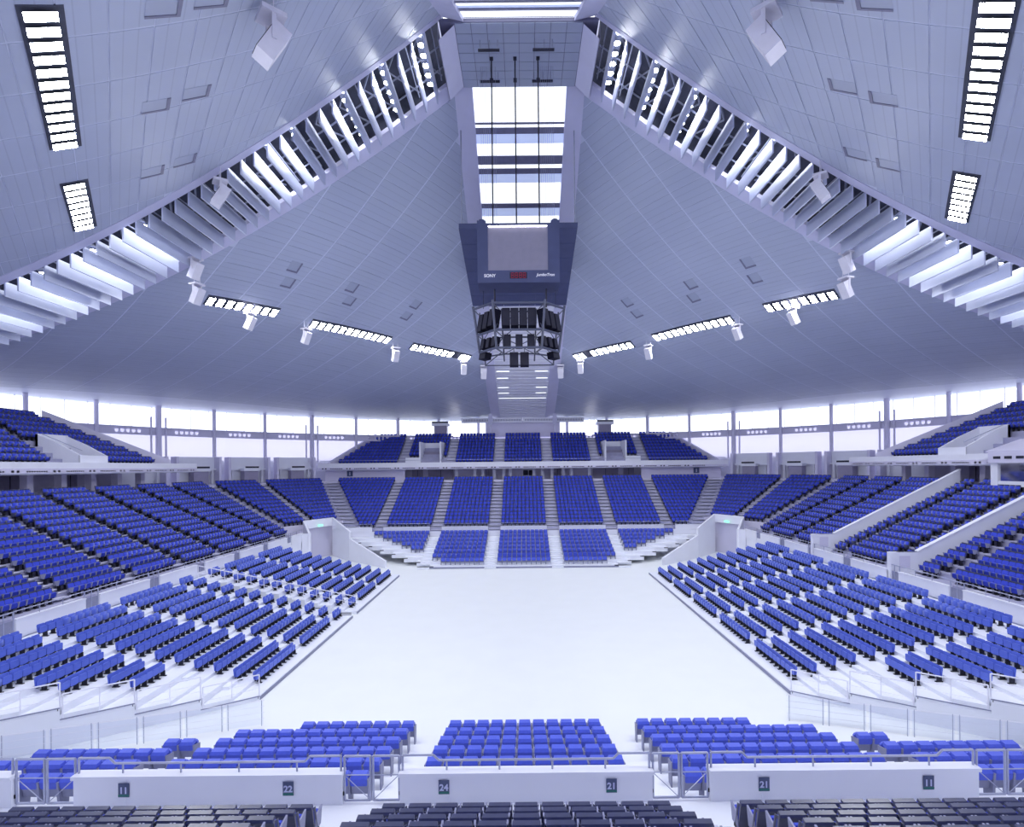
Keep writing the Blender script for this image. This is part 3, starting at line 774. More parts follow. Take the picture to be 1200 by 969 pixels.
for sg in (-1, 1):
    sd = 'left' if sg < 0 else 'right'
    for k, (y0, y1) in enumerate(LB):
        a, b = ((sg * 24.2, y0 - .02), (sg * 24.2, y1 + .02))
        wall_parapet('parapet_wall', 'low white parapet above the %s folding seats, %s from near end' % (sd, nth(k + 1)), a, b, 2.6, 3.45, glass=None)
    for k in range(7):
        y0, y1 = LB[k][1], LB[k+1][0]
        t = thing('aisle_gate', 'grey barred gate at the foot of the %s %s aisle' % (nth(k + 1), sd), 'gate', (sg * 24.2, (y0 + y1) / 2, 2.7)); hw = (y1 - y0) / 2 - .06
        MB().path([(0, -hw, 0), (0, hw, 0), (0, hw, 1.15), (0, -hw, 1.15), (0, -hw, 0)], .03, 6).tube((0, 0, 0), (0, 0, 1.15), .03, 6).build('frame', 'rail', t)
        MB().add([(0, -hw, .05), (0, hw, .05), (0, hw, .75), (0, -hw, .75)], [(0, 1, 2, 3)]).build('infill_panel', 'grey', t)
# aisles: pale steps
def aisle(name, label, pts):
    mb = MB()
    for (x, y, z, fx, fy, wd) in pts:
        px, py = -fy, fx
        q = [(x + px*wd/2 - fx*0, y + py*wd/2), (x - px*wd/2, y - py*wd/2), (x - px*wd/2 + fx*.40, y - py*wd/2 + fy*.40), (x + px*wd/2 + fx*.40, y + py*wd/2 + fy*.40)]
        if (q[1][0]-q[0][0])*(q[2][1]-q[0][1]) - (q[1][1]-q[0][1])*(q[2][0]-q[0][0]) < 0: q = q[::-1]
        mb.prism(q, z - .25, z - RISE / 2)
        q2 = [(a - fx*.40, b - fy*.40) for a, b in q]; mb.prism(q2, z - .02, z + .008)
        q3 = [(a - fx*.0, b - fy*.0) for a, b in q2]
    return struct(name, mb, 'step')
for x, wd in ((-17.4, 1.35), (-10.475, 1.4), (-3.5, 1.45), (3.5, 1.45), (10.475, 1.4), (17.4, 1.35)):
    aisle('aisle_steps', '', [(x, 65 + rowd(i), rowz(i), 0, -1, wd) for i in range(14)])
for x in (-3.4, 3.4):
    aisle('aisle_steps', '', [(x, 10.9 - NRUN * i, nz(i), 0, 1, 1.1) for i in range(8)])
for sg in (-1, 1):
    for k in range(7):
        y = (LB[k][1] + LB[k+1][0]) / 2
        aisle('aisle_steps', '', [(sg * (24.1 + rowd(i)), y, rowz(i), -sg, 0, .9) for i in range(14)])
    aisle('aisle_steps', '', [(sg * (23.85 + .861 * (rowd(i) - 1.75)), 63.3 + .509 * (rowd(i) - 1.75), rowz(i), -sg * .861, -.509, 1.15) for i in range(2, 14)])
    aisle('aisle_steps', '', [(sg * (P(rowd(i))[2][0] - .75), 65 + rowd(i), rowz(i), 0, -1, 1.5) for i in range(14)])

# sloped vomitory walls on the right side tier
for k, (y, nm) in enumerate(((45.75, 'farther'), (36.1, 'nearer'))):
    t = thing('sloping_wall', 'white sloping wall climbing the right tier, %s from the camera' % nm, 'wall', (24.6, y, 2.9))
    v = [(0, 0), (11.9, 0), (11.9, 6.95), (1.4, 1.75), (0, 1.75)]
    mb = MB(); nn = len(v)
    mb.add([(x, -.14, max(0, z) if j > 1 else (0 if j == 0 else 5.2)) for j, (x, z) in enumerate(v)] + [(x, .14, max(0, z) if j > 1 else (0 if j == 0 else 5.2)) for j, (x, z) in enumerate(v)],
           [tuple(range(nn)), tuple(range(2*nn-1, nn-1, -1))] + [(i, nn + i, nn + (i+1) % nn, (i+1) % nn) for i in range(nn)])
    mb.build('panel', 'white', t)
    MB().hexa([(1.35, -.17, 1.75), (11.95, -.17, 6.98), (11.95, .17, 6.98), (1.35, .17, 1.75)], [(1.35, -.17, 1.83), (11.95, -.17, 7.06), (11.95, .17, 7.06), (1.35, .17, 1.83)]).build('coping', 'white', t)
    MB().box(-.5, 1.4, -.16, -.14 + .28 + .02, .0, 1.75).build('end_block', 'white', t)
    MB().box(.1, .8, -.18, -.165, .7, 1.5).build('access_hatch', 'lilac', t)

# corner vomitories
for sg in (-1, 1):
    sd = 'left' if sg < 0 else 'right'
    t = thing('vomitory', 'white walled corner passage with open top beside the far %s stand' % sd, 'passage', (sg * 22.6, 63.0, 0))
    def quad(pts, z0, z1, m, nm, th=.22):
        (xa, ya), (xb, yb) = pts; d = Vector((xb - xa, yb - ya)).normalized(); px, py = -d.y * th, d.x * th
        q = [(sg * (x - 22.6), y - 63.0) for x, y in ((xa, ya), (xb, yb), (xb + px, yb + py), (xa + px, ya + py))]
        ar = (q[1][0]-q[0][0])*(q[2][1]-q[0][1]) - (q[1][1]-q[0][1])*(q[2][0]-q[0][0])
        if not hasattr(z1, '__len__'): z1 = [z1] * 2
        zz = [z1[0], z1[1], z1[1], z1[0]]
        if ar < 0: q = q[::-1]; zz = zz[::-1]
        return MB().prism(q, z0, zz).build(nm, m, t)
    quad(((22.9, 65.9), (19.6, 62.0)), 0, [4.6, 3.35], 'white', 'far_wall')
    quad(((19.6, 62.0), (14.5, 57.6)), 0, [2.55, .75], 'white', 'low_wall')
    quad(((24.9, 62.2), (23.2, 59.4)), 0, [4.6, 3.5], 'white', 'near_wall')
    quad(((22.9, 65.9), (24.9, 62.2)), 3.65, 4.6, 'white', 'lintel', .3)
    quad(((22.3, 68.0), (26.6, 60.5)), 0, 4.1, 'lilac', 'back_panel', .05)
    quad(((23.2, 59.4), (24.1, 59.3)), 0, 3.45, 'white', 'return_wall')
    e = put('exit_sign', MB().box(-.32, .32, -.05, .0, 0, .2).mesh('exit', 'exitg'), t, (sg * (23.75 - 22.6), 63.85 - 63.0, 3.78), sg * -R(61.5))

# glass boards on the near corners of the floor
for sg in (-1, 1):
    sd = 'left' if sg < 0 else 'right'
    a = Vector((sg * 10.7, 22.4)); b = Vector((sg * 18.9, 19.55)); L = (b - a).length
    t = thing('glass_barrier', 'clear floor barrier with thin paired posts by the near %s corner' % sd, 'barrier', (*a, 0), math.atan2(b.y - a.y, b.x - a.x))
    k = 6
    for i in range(k):
        x0, x1 = L * i / k + .05, L * (i + 1) / k - .05
        MB().add([(x0, 0, .06), (x1, 0, .06), (x1, 0, 1.0), (x0, 0, 1.0)], [(0, 1, 2, 3)]).build('pane', 'rglass', t)
    for i in range(k + 1):
        for dx in (-.11, .11):
            if 0 < i < k or dx * (1 if i == 0 else -1) > 0: MB().tube((L*i/k + dx, 0, 0), (L*i/k + dx, 0, 1.05), .016, 5).build('post', 'rail', t)
    rb = MB(); rb.tube((0, 0, 1.03), (L, 0, 1.03), .012, 5)
    for z in (.3, .55, .8): rb.tube((0, 0.02, z), (L, .02, z), .006, 4)
    rb.build('top_rail', 'wrail', t)

# ------------------------------------------------------------------ balconies and upper tier structure
def slots(mb, along, L, y, z):
    x = -L / 2 + .3
    while x < L / 2 - 2.6:
        for k in range(2): mb.box(x + k * .42, x + k * .42 + .22, y - .02, y, z, z + .16)
        for k in range(9): mb.box(x + 1.15 + k * .2, x + 1.15 + k * .2 + .15, y - .02, y, z + .02, z + .13)
        x += 3.45
    return mb
bal = tag(MB().box(-29, 29, 78.2, 93, 10.25, 10.6).box(-29.3, 29.3, 78.0, 78.25, 10.32, 11.25).build('balcony_far', 'white'), kind='structure')
MB().box(-29.2, 29.2, 77.96, 78.0, 10.34, 10.62).build('fascia_strip', 'lilac', bal)
tag(slots(MB(), 'x', 58, 77.96, 10.40).build('vent_slot', 'slot', bal), kind='stuff')
MB().tube((-29, 78.1, 11.6), (29, 78.1, 11.6), .03, 6).build('hand_rail', 'rail', bal)
for sg in (-1, 1):
    sd = 'left' if sg < 0 else 'right'
    f = lambda a, b: (min(sg*a, sg*b), max(sg*a, sg*b))
    b_ = tag(MB().box(*f(36.2, 50), 15, 60, 10.25, 10.6).box(*f(36.0, 36.25), 15, 60.3, 10.32, 11.2).build('balcony_' + sd, 'white'), kind='structure')
    MB().box(*f(35.96, 36.0), 15, 60.2, 10.36, 10.72).build('fascia_strip', 'lilac', b_)
    sl = slots(MB(), 'x', 45, -35.96, 10.42)
    sl.v = [((-y if sg > 0 else y), 37.5 + x * (1 if sg > 0 else -1), z) for x, y, z in sl.v]
    tag(sl.build('vent_slot', 'fascia', b_), kind='stuff')
    # stepped upper tier
    mb = MB()
    for i in range(9):
        x0 = 36.9 + .8 * i; ye = 56.0 - .75 * i
        mb.box(*f(x0, x0 + .8), 17, ye, 10.55, 11 + .5 * i)
    struct('terrace_upper_' + sd, mb, 'conc')
    # white sloping end wall of the tier
    t = thing('sloping_wall', 'white sloping end wall of the %s upper tier' % sd, 'wall', (sg * 36.6, 56.6, 10.6))
    q = [(0, 0), (7.6, -6.4), (7.8, -6.1), (.2, .3)]; q = [(sg * a, b) for a, b in q]; zz0 = [0] * 4; zz1 = [1.0, 5.55, 5.55, 1.0]
    if sg < 0: q = q[::-1]; zz1 = zz1[::-1]
    MB().prism(q, zz0, zz1).build('panel', 'lilac', t)
    # vomitory box of the upper tier
    t = thing('upper_vomitory', 'white boxed stair exit cut into the %s upper tier' % sd, 'exit', (sg * 38.3, 46.2, 10.9))
    for y0, y1 in ((-1.5, -1.3), (1.3, 1.5)):
        pts = [(-2.0, 0), (1.6, 0), (1.6, 2.7), (-.2, 1.9), (-2.0, .9)]
        pts = [(sg * x, z) for x, z in pts]; nn = len(pts)
        MB().add([(x, y0, z) for x, z in pts] + [(x, y1, z) for x, z in pts], [tuple(range(nn)), tuple(range(2*nn-1, nn-1, -1))] + [(i, nn+i, nn+(i+1) % nn, (i+1) % nn) for i in range(nn)]).build('side_wall', 'white', t)
    MB().box(*f(1.4, 1.6), -1.5, 1.5, 0, 2.7).build('back_wall', 'white', t)
    MB().box(*f(-2.05, -1.95), -1.5, 1.5, 0, .9).build('front_wall', 'white', t)
    MB().path([(sg * -1.9, -1.1, 1.3), (sg * 1.4, -1.1, 2.7)], .03, 6).build('hand_rail', 'rail', t)
    # back wall of the concourse with piers, openings and doors
    wl = struct('wall_concourse_' + sd, MB().box(*f(42.4, 42.6), 15, 57, 8.7, 10.3), 'lilac')
    for j, y in enumerate((24, 28, 32, 36, 40, 43.2, 46.4, 49.6, 52.8, 56)):
        MB().box(*f(39.0, 39.6), y - .28, y + .28, 8.7, 10.3).build('pier', 'lilac', wl)
    for j, (y, wd) in enumerate(((27, 1.2), (34, 1.5), (38.5, 1.7), (45, .9), (51, .8))):
        d = struct('door_%d' % (j + 1 + (10 if sg > 0 else 0)), MB().box(*f(42.3, 42.4), y - wd, y + wd, 8.7, 10.15), 'door')
        MB().box(*f(42.26, 42.3), y - .03, y + .03, 8.8, 10.1).build('door_joint', 'slot', d)
    # corner bays with gates between the columns
    gn = 0
    for a0, a1 in ((65.3, 58.15), (58.15, 51.0), (51.0, 43.85), (43.85, 36.7)):
        gn += 1
        am = (a0 + a1) / 2; r = 49.6; mb = MB()
        x, y = pos(r, sg * am); hw = r * math.tan(R(7.15 / 2)) - .55
        bay = tag(put('wall_corner_' + sd, MB().box(-hw, hw, 0, .2, 0, 3.4).mesh('corner', 'white'), None, (x, y, 8.7), R(-sg * am)), kind='structure')
        for s in (-1, 1):
            q = [(s * (hw + .05), .2), (s * (hw - .25), .2), (s * (hw - .25), -1.3), (s * (hw + .05), -1.3)]
            if s > 0: q = q[::-1]
            nn = MB().prism(q, 0, [3.4, 3.4, 3.4, 3.4]).build('side_fin', 'lilac', bay)
        MB().box(-hw, hw, -.5, 0, 1.75, 1.95).build('canopy', 'white', bay)
        for xx in (-hw + .7, hw - .7): MB().box(xx - .10, xx + .10, -.48, -.3, 0, 1.75).build('post', 'white', bay)
        dx = .4 * sg
        if gn > 1:
            d = thing('gate_kiosk', 'grey entrance box with black topped sign, %s from the side in the %s corner' % (nth(gn - 1), sd), 'entrance', (*pos(48.1, sg * am), 8.7), R(-sg * am))
            MB().box(-.85, .85, -.2, 1.2, 0, 1.6).build('door_box', 'door', d)
            MB().box(-1.0, 1.0, -.45, 1.2, 1.6, 1.95).build('head_panel', 'white', d)
            MB().box(-.85, .85, -.48, -.45, 1.98, 2.2).build('sign', 'slot', d)
            MB().box(-.95, .95, -.47, -.40, 1.93, 2.25).build('sign_frame', 'white', d)
# far upper tier
mb = MB()
for i in range(9):
    xe = 27.6 - .55 * i; mb.box(-xe, xe, 79.6 + .8 * i, 80.4 + .8 * i, 10.55, 11 + .5 * i)
struct('terrace_upper_far', mb, 'conc')
for x, wd in ((-17.7, 1.3), (-10.6, 1.3), (-3.55, 1.45), (3.55, 1.45), (10.6, 1.3), (17.7, 1.3)):
    mb = MB()
    for i in range(9): mb.box(x - wd/2, x + wd/2, 79.3 + .8 * i, 79.62 + .8 * i, 10.6 + .5 * i, 10.77 + .5 * i).box(x - wd/2, x + wd/2, 79.6 + .8*i, 80.4 + .8*i, 11 + .5*i, 11.01 + .5*i)
    struct('aisle_steps', mb, 'step')
for sg in (-1, 1):
    sd = 'left' if sg < 0 else 'right'
    t = thing('sloping_wall', 'pale sloping end wall of the far upper tier on the %s' % sd, 'wall', (sg * 28.0, 79.0, 10.6))
    q = [(0, 0), (.3, 0), (-4.4, 8.2), (-4.7, 8.2)]; q = [(sg * a, b) for a, b in q]; z1 = [.8, .8, 5.4, 5.4]
    if sg < 0: q = q[::-1]; z1 = z1[::-1]
    MB().prism(q, 0, z1).build('panel', 'lilac', t)
    t = thing('upper_vomitory', 'white box stair exit in the far upper tier on the %s' % sd, 'exit', (sg * 13.6, 80.6, 10.9))
    MB().box(-1.6, -1.4, -.6, 3.6, 0, 3.4).build('side_wall', 'white', t); MB().box(1.4, 1.6, -.6, 3.6, 0, 3.4).build('side_wall', 'white', t)
    MB().box(-1.6, 1.6, 3.5, 3.7, .8, 3.4).build('back_wall', 'white', t)
    MB().box(min(sg*1.4, sg*3.6), max(sg*1.4, sg*3.6), -.7, -.5, 0, 1.1).build('front_wall', 'white', t)
    MB().box(-1.4, 1.4, 2.0, 2.1, 0, 2.0).build('opening', 'door', t)
    g = thing('gate_kiosk', 'small roofed entrance at the top of the far upper tier, %s' % sd, 'entrance', (sg * 13.2, 87.6, 15.0))
    MB().box(-1.0, 1.0, 0, 1.5, 0, 2.2).build('door_box', 'door', g); MB().box(-1.35, 1.35, -.3, 1.6, 2.2, 2.55).build('head_panel', 'white', g)
    MB().box(-1.25, 1.25, -.34, -.3, 2.62, 2.85).build('sign', 'slot', g); MB().box(-1.35, 1.35, -.33, -.26, 2.55, 2.9).build('sign_frame', 'white', g)
    fl = thing('roof_stay', 'slim white pointed stay beside the ridge at the far %s' % sd, 'stay', (sg * 5.1, 86.5, 17.2))
    MB().prism([(-.35, -.1), (.35, -.1), (.35, .1), (-.35, .1)], 0, 1.2).add([(-.35, -.1, 1.2), (.35, -.1, 1.2), (.35, .1, 1.2), (-.35, .1, 1.2), (0, 0, 3.0)], [(0, 1, 4), (1, 2, 4), (2, 3, 4), (3, 0, 4)]).build('blade', 'soffit', fl)
    MB().tube((0, .3, -2.0), (0, .3, 2.2), .08, 6).build('rod', 'soffit', fl)
    lp = thing('flood_lamp', 'dazzling floodlight behind the far upper tier on the %s' % sd, 'lamp', (sg * 10.6, 87.5, 15.6))
    MB().box(-.45, .45, -.02, .02, -.1, .8).build('lens', 'smalllamp', lp); MB().box(-.5, .5, .03, .3, -.2, .9).build('housing', 'truss', lp); MB().box(-.05, .05, .1, .2, -6.9, -.2).build('post', 'truss', lp)
# header wall with its long louvre above the far upper tier
hd = struct('wall_header', MB().box(-6.0, 6.0, 88.2, 88.6, 15.4, 17.9), 'lilac')
t = thing('louvre_duct', 'long slotted air duct across the top of the far tier', 'duct', (0, 87.6, 17.6))
for s in (-1, 1):
    MB().box(min(s*.05, s*9.8), max(s*.05, s*9.8), -.3, .3, 0, .75).build('casing', 'white', t)
    g = MB()
    for i in range(46): g.box(s * (.4 + i * .2) - .05, s * (.4 + i * .2) + .05, -.33, -.3, .25, .55)
    tag(g.build('slot_row', 'grey', t), kind='stuff')
# far concourse wall under the balcony
wl = struct('wall_concourse_far', MB().box(-29, 29, 82.9, 83.1, 8.7, 10.3), 'lilac')
for x in (-29, -9.9, -7.2, -6.0, -4.3, -2.9, -1.9, 1.6, 2.9, 4.3, 6.0, 7.2, 9.9, 29):
    MB().box(x - .22, x + .22, 81.4, 81.9, 8.7, 10.3).build('pier', 'white', wl)
for j, (x, wd, m) in enumerate(((-5.2, .55, 'door'), (5.2, .55, 'door'), (-12.5, 1.9, 'door'), (12.5, 1.9, 'door'), (-16, .8, 'door'), (16, .8, 'door'))):
    d = struct('door_%d' % (30 + j), MB().box(x - wd, x + wd, 82.75, 82.9, 8.7, 10.2), m)
    MB().box(x - .03, x + .03, 82.72, 82.75, 8.8, 10.1).build('door_joint', 'slot', d)
mb = struct('window_60', MB().box(-.15, 1.75, 82.7, 82.9, 9.0, 10.2), 'white')
for x in (0, .85): MB().box(x, x + .75, 82.66, 82.7, 9.2, 10.0).build('pane', 'slot', mb)
for sg in (-1, 1):
    MB().box(min(sg*17.2, sg*28.8), max(sg*17.2, sg*28.8), 79.5, 79.7, 8.7, 10.3).build('pier', 'lilac', wl)
    t = thing('wall_sign', 'dark square sign under the far balcony on the %s' % ('left' if sg < 0 else 'right'), 'sign', (sg * 25.2, 79.45, 9.35))
    MB().box(-.42, .42, -.03, 0, 0, .8).build('plate', 'sign', t); MB().box(-.06, .06, -.05, -.03, .15, .65).build('mark', 'signt', t)

# control booth on the right balcony
t = thing('control_booth', 'glazed white control booth hanging from the right balcony', 'booth', (36.4, 38.4, 8.7))
MB().box(-.9, 4, -4, 4.0, 2.1, 2.3).build('floor_slab', 'white', t)
MB().box(-1.0, -.8, -4, 3.2, 1.75, 2.55).build('fascia', 'lilac', t)
sl = MB()
for k in range(7): sl.box(-1.03, -1.0, -3.6 + k * .95, -3.6 + k * .95 + .6, 2.05, 2.25)
tag(sl.build('vent_slot', 'slot', t), kind='stuff')
MB().hexa([(-1.0, -4, 2.55), (-1.0, 3.4, 2.55), (2.2, 4.0, 3.5), (2.2, -4, 3.5)], [(-1.0, -4, 2.65), (-1.0, 3.4, 2.65), (2.2, 4.0, 3.6), (2.2, -4, 3.6)]).build('sloping_roof', 'lilac', t)
MB().box(-.75, -.6, -4, 2.6, .0, .4).build('sill_wall', 'white', t)
for k in range(3):
    MB().add([(-.68, -4 + k * 2.2, .4), (-.68, -4 + k * 2.2 + 2.15, .4), (-.68, -4 + k * 2.2 + 2.15, 1.75), (-.68, -4 + k * 2.2, 1.75)], [(0, 1, 2, 3)]).build('pane', 'dglass', t)
MB().box(2.6, 2.8, -4, 3.4, 0, 2.1).build('back_wall', 'door', t)
MB().box(-.8, -.55, 2.6, 3.2, 0, 1.75).build('corner_post', 'white', t)

# ------------------------------------------------------------------ lamps in the roof
LK = [(26.6, 7.5, 22.75, 12.5, 8, 'outer'), (20.9, 15.5, 14.75, 22.5, 12, 'middle'), (12.85, 24.7, 6.6, 30.4, 10, 'inner')]
NK = [(26.8, -4.9, 23.3, -10.0, 8, 'outer'), (21.2, -13.0, 15.0, -21.4, 12, 'middle'), (13.6, -23.4, 7.5, -30.5, 10, 'inner')]
for sx in (-1, 1):
    sd = 'left' if sx < 0 else 'right'
    for lst, nf in ((LK, 'far'), (NK, 'near')):
        for xa, sa, xb, sb, n, pn in lst:
            L = math.hypot(xb - xa, sb - sa); za, zb = roofz(xa, sa), roofz(xb, sb)
            d = Vector((sx * (xb - xa), sb - sa, zb - za)).normalized(); p = Vector((-d.y, d.x, 0)).normalized()
            A = Vector((sx * xa, YC + sa, za)); B = Vector((sx * xb, YC + sb, zb)); O = (A + B) / 2
            zm = max(za, zb, roofz((xa + xb) / 2, (sa + sb) / 2))
            t = thing('ceiling_light_strip', 'row of square floodlights in a dark slot, %s strip of the %s %s roof' % (pn, nf, sd), 'light', tuple(O), 0, 'floodlight strips in the roof')
            pts = [A + (B - A) * (i / n) for i in range(n + 1)]
            hs = MB()
            for i in range(n):
                q = []
                for c, s in ((pts[i], -1), (pts[i+1], -1), (pts[i+1], 1), (pts[i], 1)):
                    c2 = c + p * .58 * s; q.append((c2.x - O.x, c2.y - O.y, roof_at(c2.x, c2.y) - .03 - O.z))
                ar = (q[1][0]-q[0][0])*(q[2][1]-q[0][1]) - (q[1][1]-q[0][1])*(q[2][0]-q[0][0])
                if ar < 0: q = q[::-1]
                hs.hexa(q, [(a, b, c + .06) for a, b, c in q])
            hs.build('housing', 'dark', t)
            dh = Vector((d.x, d.y, 0)).normalized()
            for i in range(n):
                if nf == 'far' and pn == 'inner' and i in (7,): continue
                c = (pts[i] + pts[i+1]) / 2; c.z = roof_at(c.x, c.y) - .16; c -= O; hl = L / n * .31
                q = [c - dh*hl - p*.42, c + dh*hl - p*.42, c + dh*hl + p*.42, c - dh*hl + p*.42]
                dz = (zb - za) / L
                q = [Vector((v.x, v.y, v.z)) for v in q]
                cr = (q[1] - q[0]).cross(q[2] - q[0])
                if cr.z > 0: q = q[::-1]
                q = [(v.x, v.y, roof_at(v.x + O.x, v.y + O.y) - .14 - O.z) for v in q]
                MB().add(q, [(0, 1, 2, 3)]).build('lamp', 'lamp', t)

# ------------------------------------------------------------------ hanging loudspeakers
SP = [(-9.98, 22.0, 27.6, 1.05, 1.6, 'beside the near ridge'), (-19.27, 35.05, 28.05, .9, 1.4, 'on the near hem'), (-24.67, 41.35, 25.6, .85, 1.6, 'upper of two by the gap'), (-25.15, 42.35, 24.0, .85, 2.6, 'lower of two by the gap'),
      (-24.3, 48.85, 23.6, .8, 1.4, 'outermost on the far roof'), (-21.2, 53.7, 23.4, .8, 1.4, 'next outermost on the far roof'), (-14.3, 61.8, 23.2, .85, 1.4, 'midway on the far roof'), (-7.3, 68.4, 22.8, .85, 1.4, 'near the ridge on the far roof'), (-5.0, 71.0, 22.7, .9, 1.1, 'against the far ridge')]
for sx in (-1, 1):
    sd = 'left' if sx < 0 else 'right'
    for x, y, z, k, hang, where in SP:
        x = x if sx < 0 else -x
        ang = math.atan2(-(0 - x), (38 - y)) if abs(y - 38) > .1 else 0
        t = thing('hanging_loudspeaker', 'white hanging loudspeaker under the %s roof, %s' % (sd, where), 'loudspeaker', (x, y, z), math.atan2(-x, ((-8.5 if y < 30 else -14.0) if y < 36 else 8.0) if y < 44 else (y - 45) * 1.2))
        tl = R(28)
        def rot(v): return (v[0] * k, (v[1] * math.cos(tl) - v[2] * math.sin(tl)) * k, (v[1] * math.sin(tl) + v[2] * math.cos(tl)) * k)
        c = MB().box(-.38, .38, -.36, .30, -.75, .75); c.v = [rot(v) for v in c.v]; c.build('cabinet', 'wspk', t)
        g = MB().box(-.31, .31, .30, .33, -.68, .68); g.v = [rot(v) for v in g.v]; g.build('grille', 'spk', t)
        b = MB().box(-.5, .5, -.45, .45, .95, 1.12); b.v = [(a * k, q * k, e * k) for a, q, e in b.v]; b.build('bracket', 'wspk', t)
        for xa in (-.44, .38):
            m = MB().box(xa, xa + .06, -.08, .08, 0, .98); m.v = [(a * k, q * k, e * k) for a, q, e in m.v]; m.build('yoke', 'wspk', t)
        zc = roof_at(x, y) if abs(y - YC) > 3 else roofz(x, 3) + .5
        for q in (-.3, .3): MB().tube((q * k, 0, 1.0 * k), (q * k, 0, max(1.3 * k, zc - z + .05)), .025, 5).build('hanger_rod', 'wspk', t)

# roof access hatches: shallow open frames
HT = [(12.6, -19.1, 1.1), (11.2, -18.5, 1.1), (16.9, -13.1, 1.1), (15.3, -12.6, 1.1), (21.0, -7.3, 1.1), (19.5, -6.7, 1.1), (19.5, 8.5, 1.0), (20.6, 9.7, 1.0), (16.1, 13.4, 1.0), (16.8, 14.8, 1.0), (11.1, 18.8, 1.0), (12.3, 19.8, 1.0)]
for sx in (-1, 1):
    sd = 'left' if sx < 0 else 'right'
    for k, (x, s, e) in enumerate(HT):
        X, Y = sx * x, YC + s; z = roof_at(X, Y)
        t = thing('roof_hatch', 'shallow square hatch in the %s roof panels, %s of the hatches' % (('near ' if s < 0 else 'far ') + sd, nth(k % 6 + 1)), 'hatch', (X, Y, z))
        ca, sa = math.cos(math.atan2(.6, .8)), math.sin(math.atan2(.6, .8)); e2 = e / 2
        def pt(u, v, dz): 
            px_, py_ = u * ca * 1 - v * sa, u * sa + v * ca
            px_, py_ = px_ * sx, (py_ if s > 0 else -py_)
            return (px_, py_, roof_at(X + px_, Y + py_) - z + dz)
        fr = MB()
        for u0, u1, v0, v1 in ((-e2, e2, -e2, -e2 + .14), (-e2, -e2 + .14, -e2, e2)) if s < 0 else ((-e2, e2, e2 - .14, e2), (e2 - .14, e2, -e2, e2)):
            q = [pt(u0, v0, -.04), pt(u1, v0, -.04), pt(u1, v1, -.04), pt(u0, v1, -.04)]
            ar = (q[1][0]-q[0][0])*(q[2][1]-q[0][1]) - (q[1][1]-q[0][1])*(q[2][0]-q[0][0])
            if ar < 0: q = q[::-1]
            fr.hexa(q, [(a, b, c + .05) for a, b, c in q])
        fr.build('frame', 'fascia', t)
        g0, g1 = (-e2 + .16, e2) if s < 0 else (-e2, e2 - .16); q = [pt(g0, g0, -.02), pt(g1, g0, -.02), pt(g1, g1, -.02), pt(g0, g1, -.02)]
        ar = (q[1][0]-q[0][0])*(q[2][1]-q[0][1]) - (q[1][1]-q[0][1])*(q[2][0]-q[0][0])
        if ar < 0: q = q[::-1]
        MB().hexa(q, [(a, b, c + .03) for a, b, c in q]).build('cover', 'roof', t)

# ------------------------------------------------------------------ scoreboard, gantry and loudspeaker cluster
SY = 38.3
t = thing('scoreboard', 'dark navy video scoreboard with grey screen hanging over the arena', 'scoreboard', (-.18, SY, 23.4))
MB().box(-2.88, 2.88, 0, 2.2, 0, 4.15).build('cabinet', 'board', t)
MB().box(-2.88, -2.14, -.08, 0, 0, 4.15).box(2.06, 2.88, -.08, 0, 0, 4.15).box(-2.14, 2.06, -.08, 0, 0, .86).box(-2.14, 2.06, -.08, 0, 4.0, 4.15).build('bezel', 'board', t)
MB().box(-2.14, 2.06, -.03, 0, .86, 3.98).build('screen', 'screen', t)
MB().box(-2.1, 2.0, -.10, -.04, 3.93, 3.98).build('light_bar', 'small' 'lamp', t)
text('lettering', 'SONY', .30, (-2.02, -.10, .48), (R(90), 0, 0), 'logo', t, .01)
text('lettering', 'JumboTron', .27, (1.88, -.10, .52), (R(90), 0, 0), 'logo', t, .01, .25)
dg = MB().box(-.62, .60, -.095, -.08, .28, .72).build('digit_panel', 'slot', t)
for x in (-.43, -.16, .13, .40):
    d = MB()
    for zz in (.32, .49, .65): d.box(x - .08, x + .08, -.11, -.095, zz, zz + .04)
    for xx in (-.10, .07): d.box(x + xx, x + xx + .03, -.11, -.095, .33, .49).box(x + xx, x + xx + .03, -.11, -.095, .51, .67)
    d.build('digit', 'red', t)
for x in (-2.6, 2.6): MB().box(x - .3, x + .3, .1, .7, 4.15, 4.45).tube((x, .4, 4.45), (x, .4, 4.6), .2, 8).build('winch_cap', 'board', t)
for k, x in enumerate((-1.78, -.12, 1.5)):
    MB().tube((x, .2, 4.15), (x, .2, 15.9), .05, 6).build('cable', 'slot', t)
    MB().box(x - .12, x + .12, .1, .35, 14.3, 14.45).box(x - .12, x + .12, .1, .35, 15.85, 15.95).build('cable_clamp', 'slot', t)
for k in range(8):
    for s in (-1, 1): MB().tube((s * (1.55 + .15 * k), 1.0, 4.15), (s * (1.55 + .15 * k), 1.0, 15.9), .010, 4).build('wire', 'truss', t)
for k, (x, y, wd) in enumerate(((-1.95, 36.9, 1.45), (1.75, 36.9, 1.45), (-2.05, 39.9, 1.45), (1.78, 39.9, 1.5))):
    g = thing('hoist_bar', 'short black hoist bar below the crossing ceiling, %s' % ('front left', 'front right', 'rear left', 'rear right')[k], 'hoist', (x - .1, y, 38.6))
    MB().box(-wd/2, wd/2, -.06, .06, 0, .13).build('bar', 'slot', g)
    for xx in (-.6, .05, .6): MB().tube((xx, 0, .1), (xx, 0, .76), .02, 4).build('hanger_rod', 'truss', g)
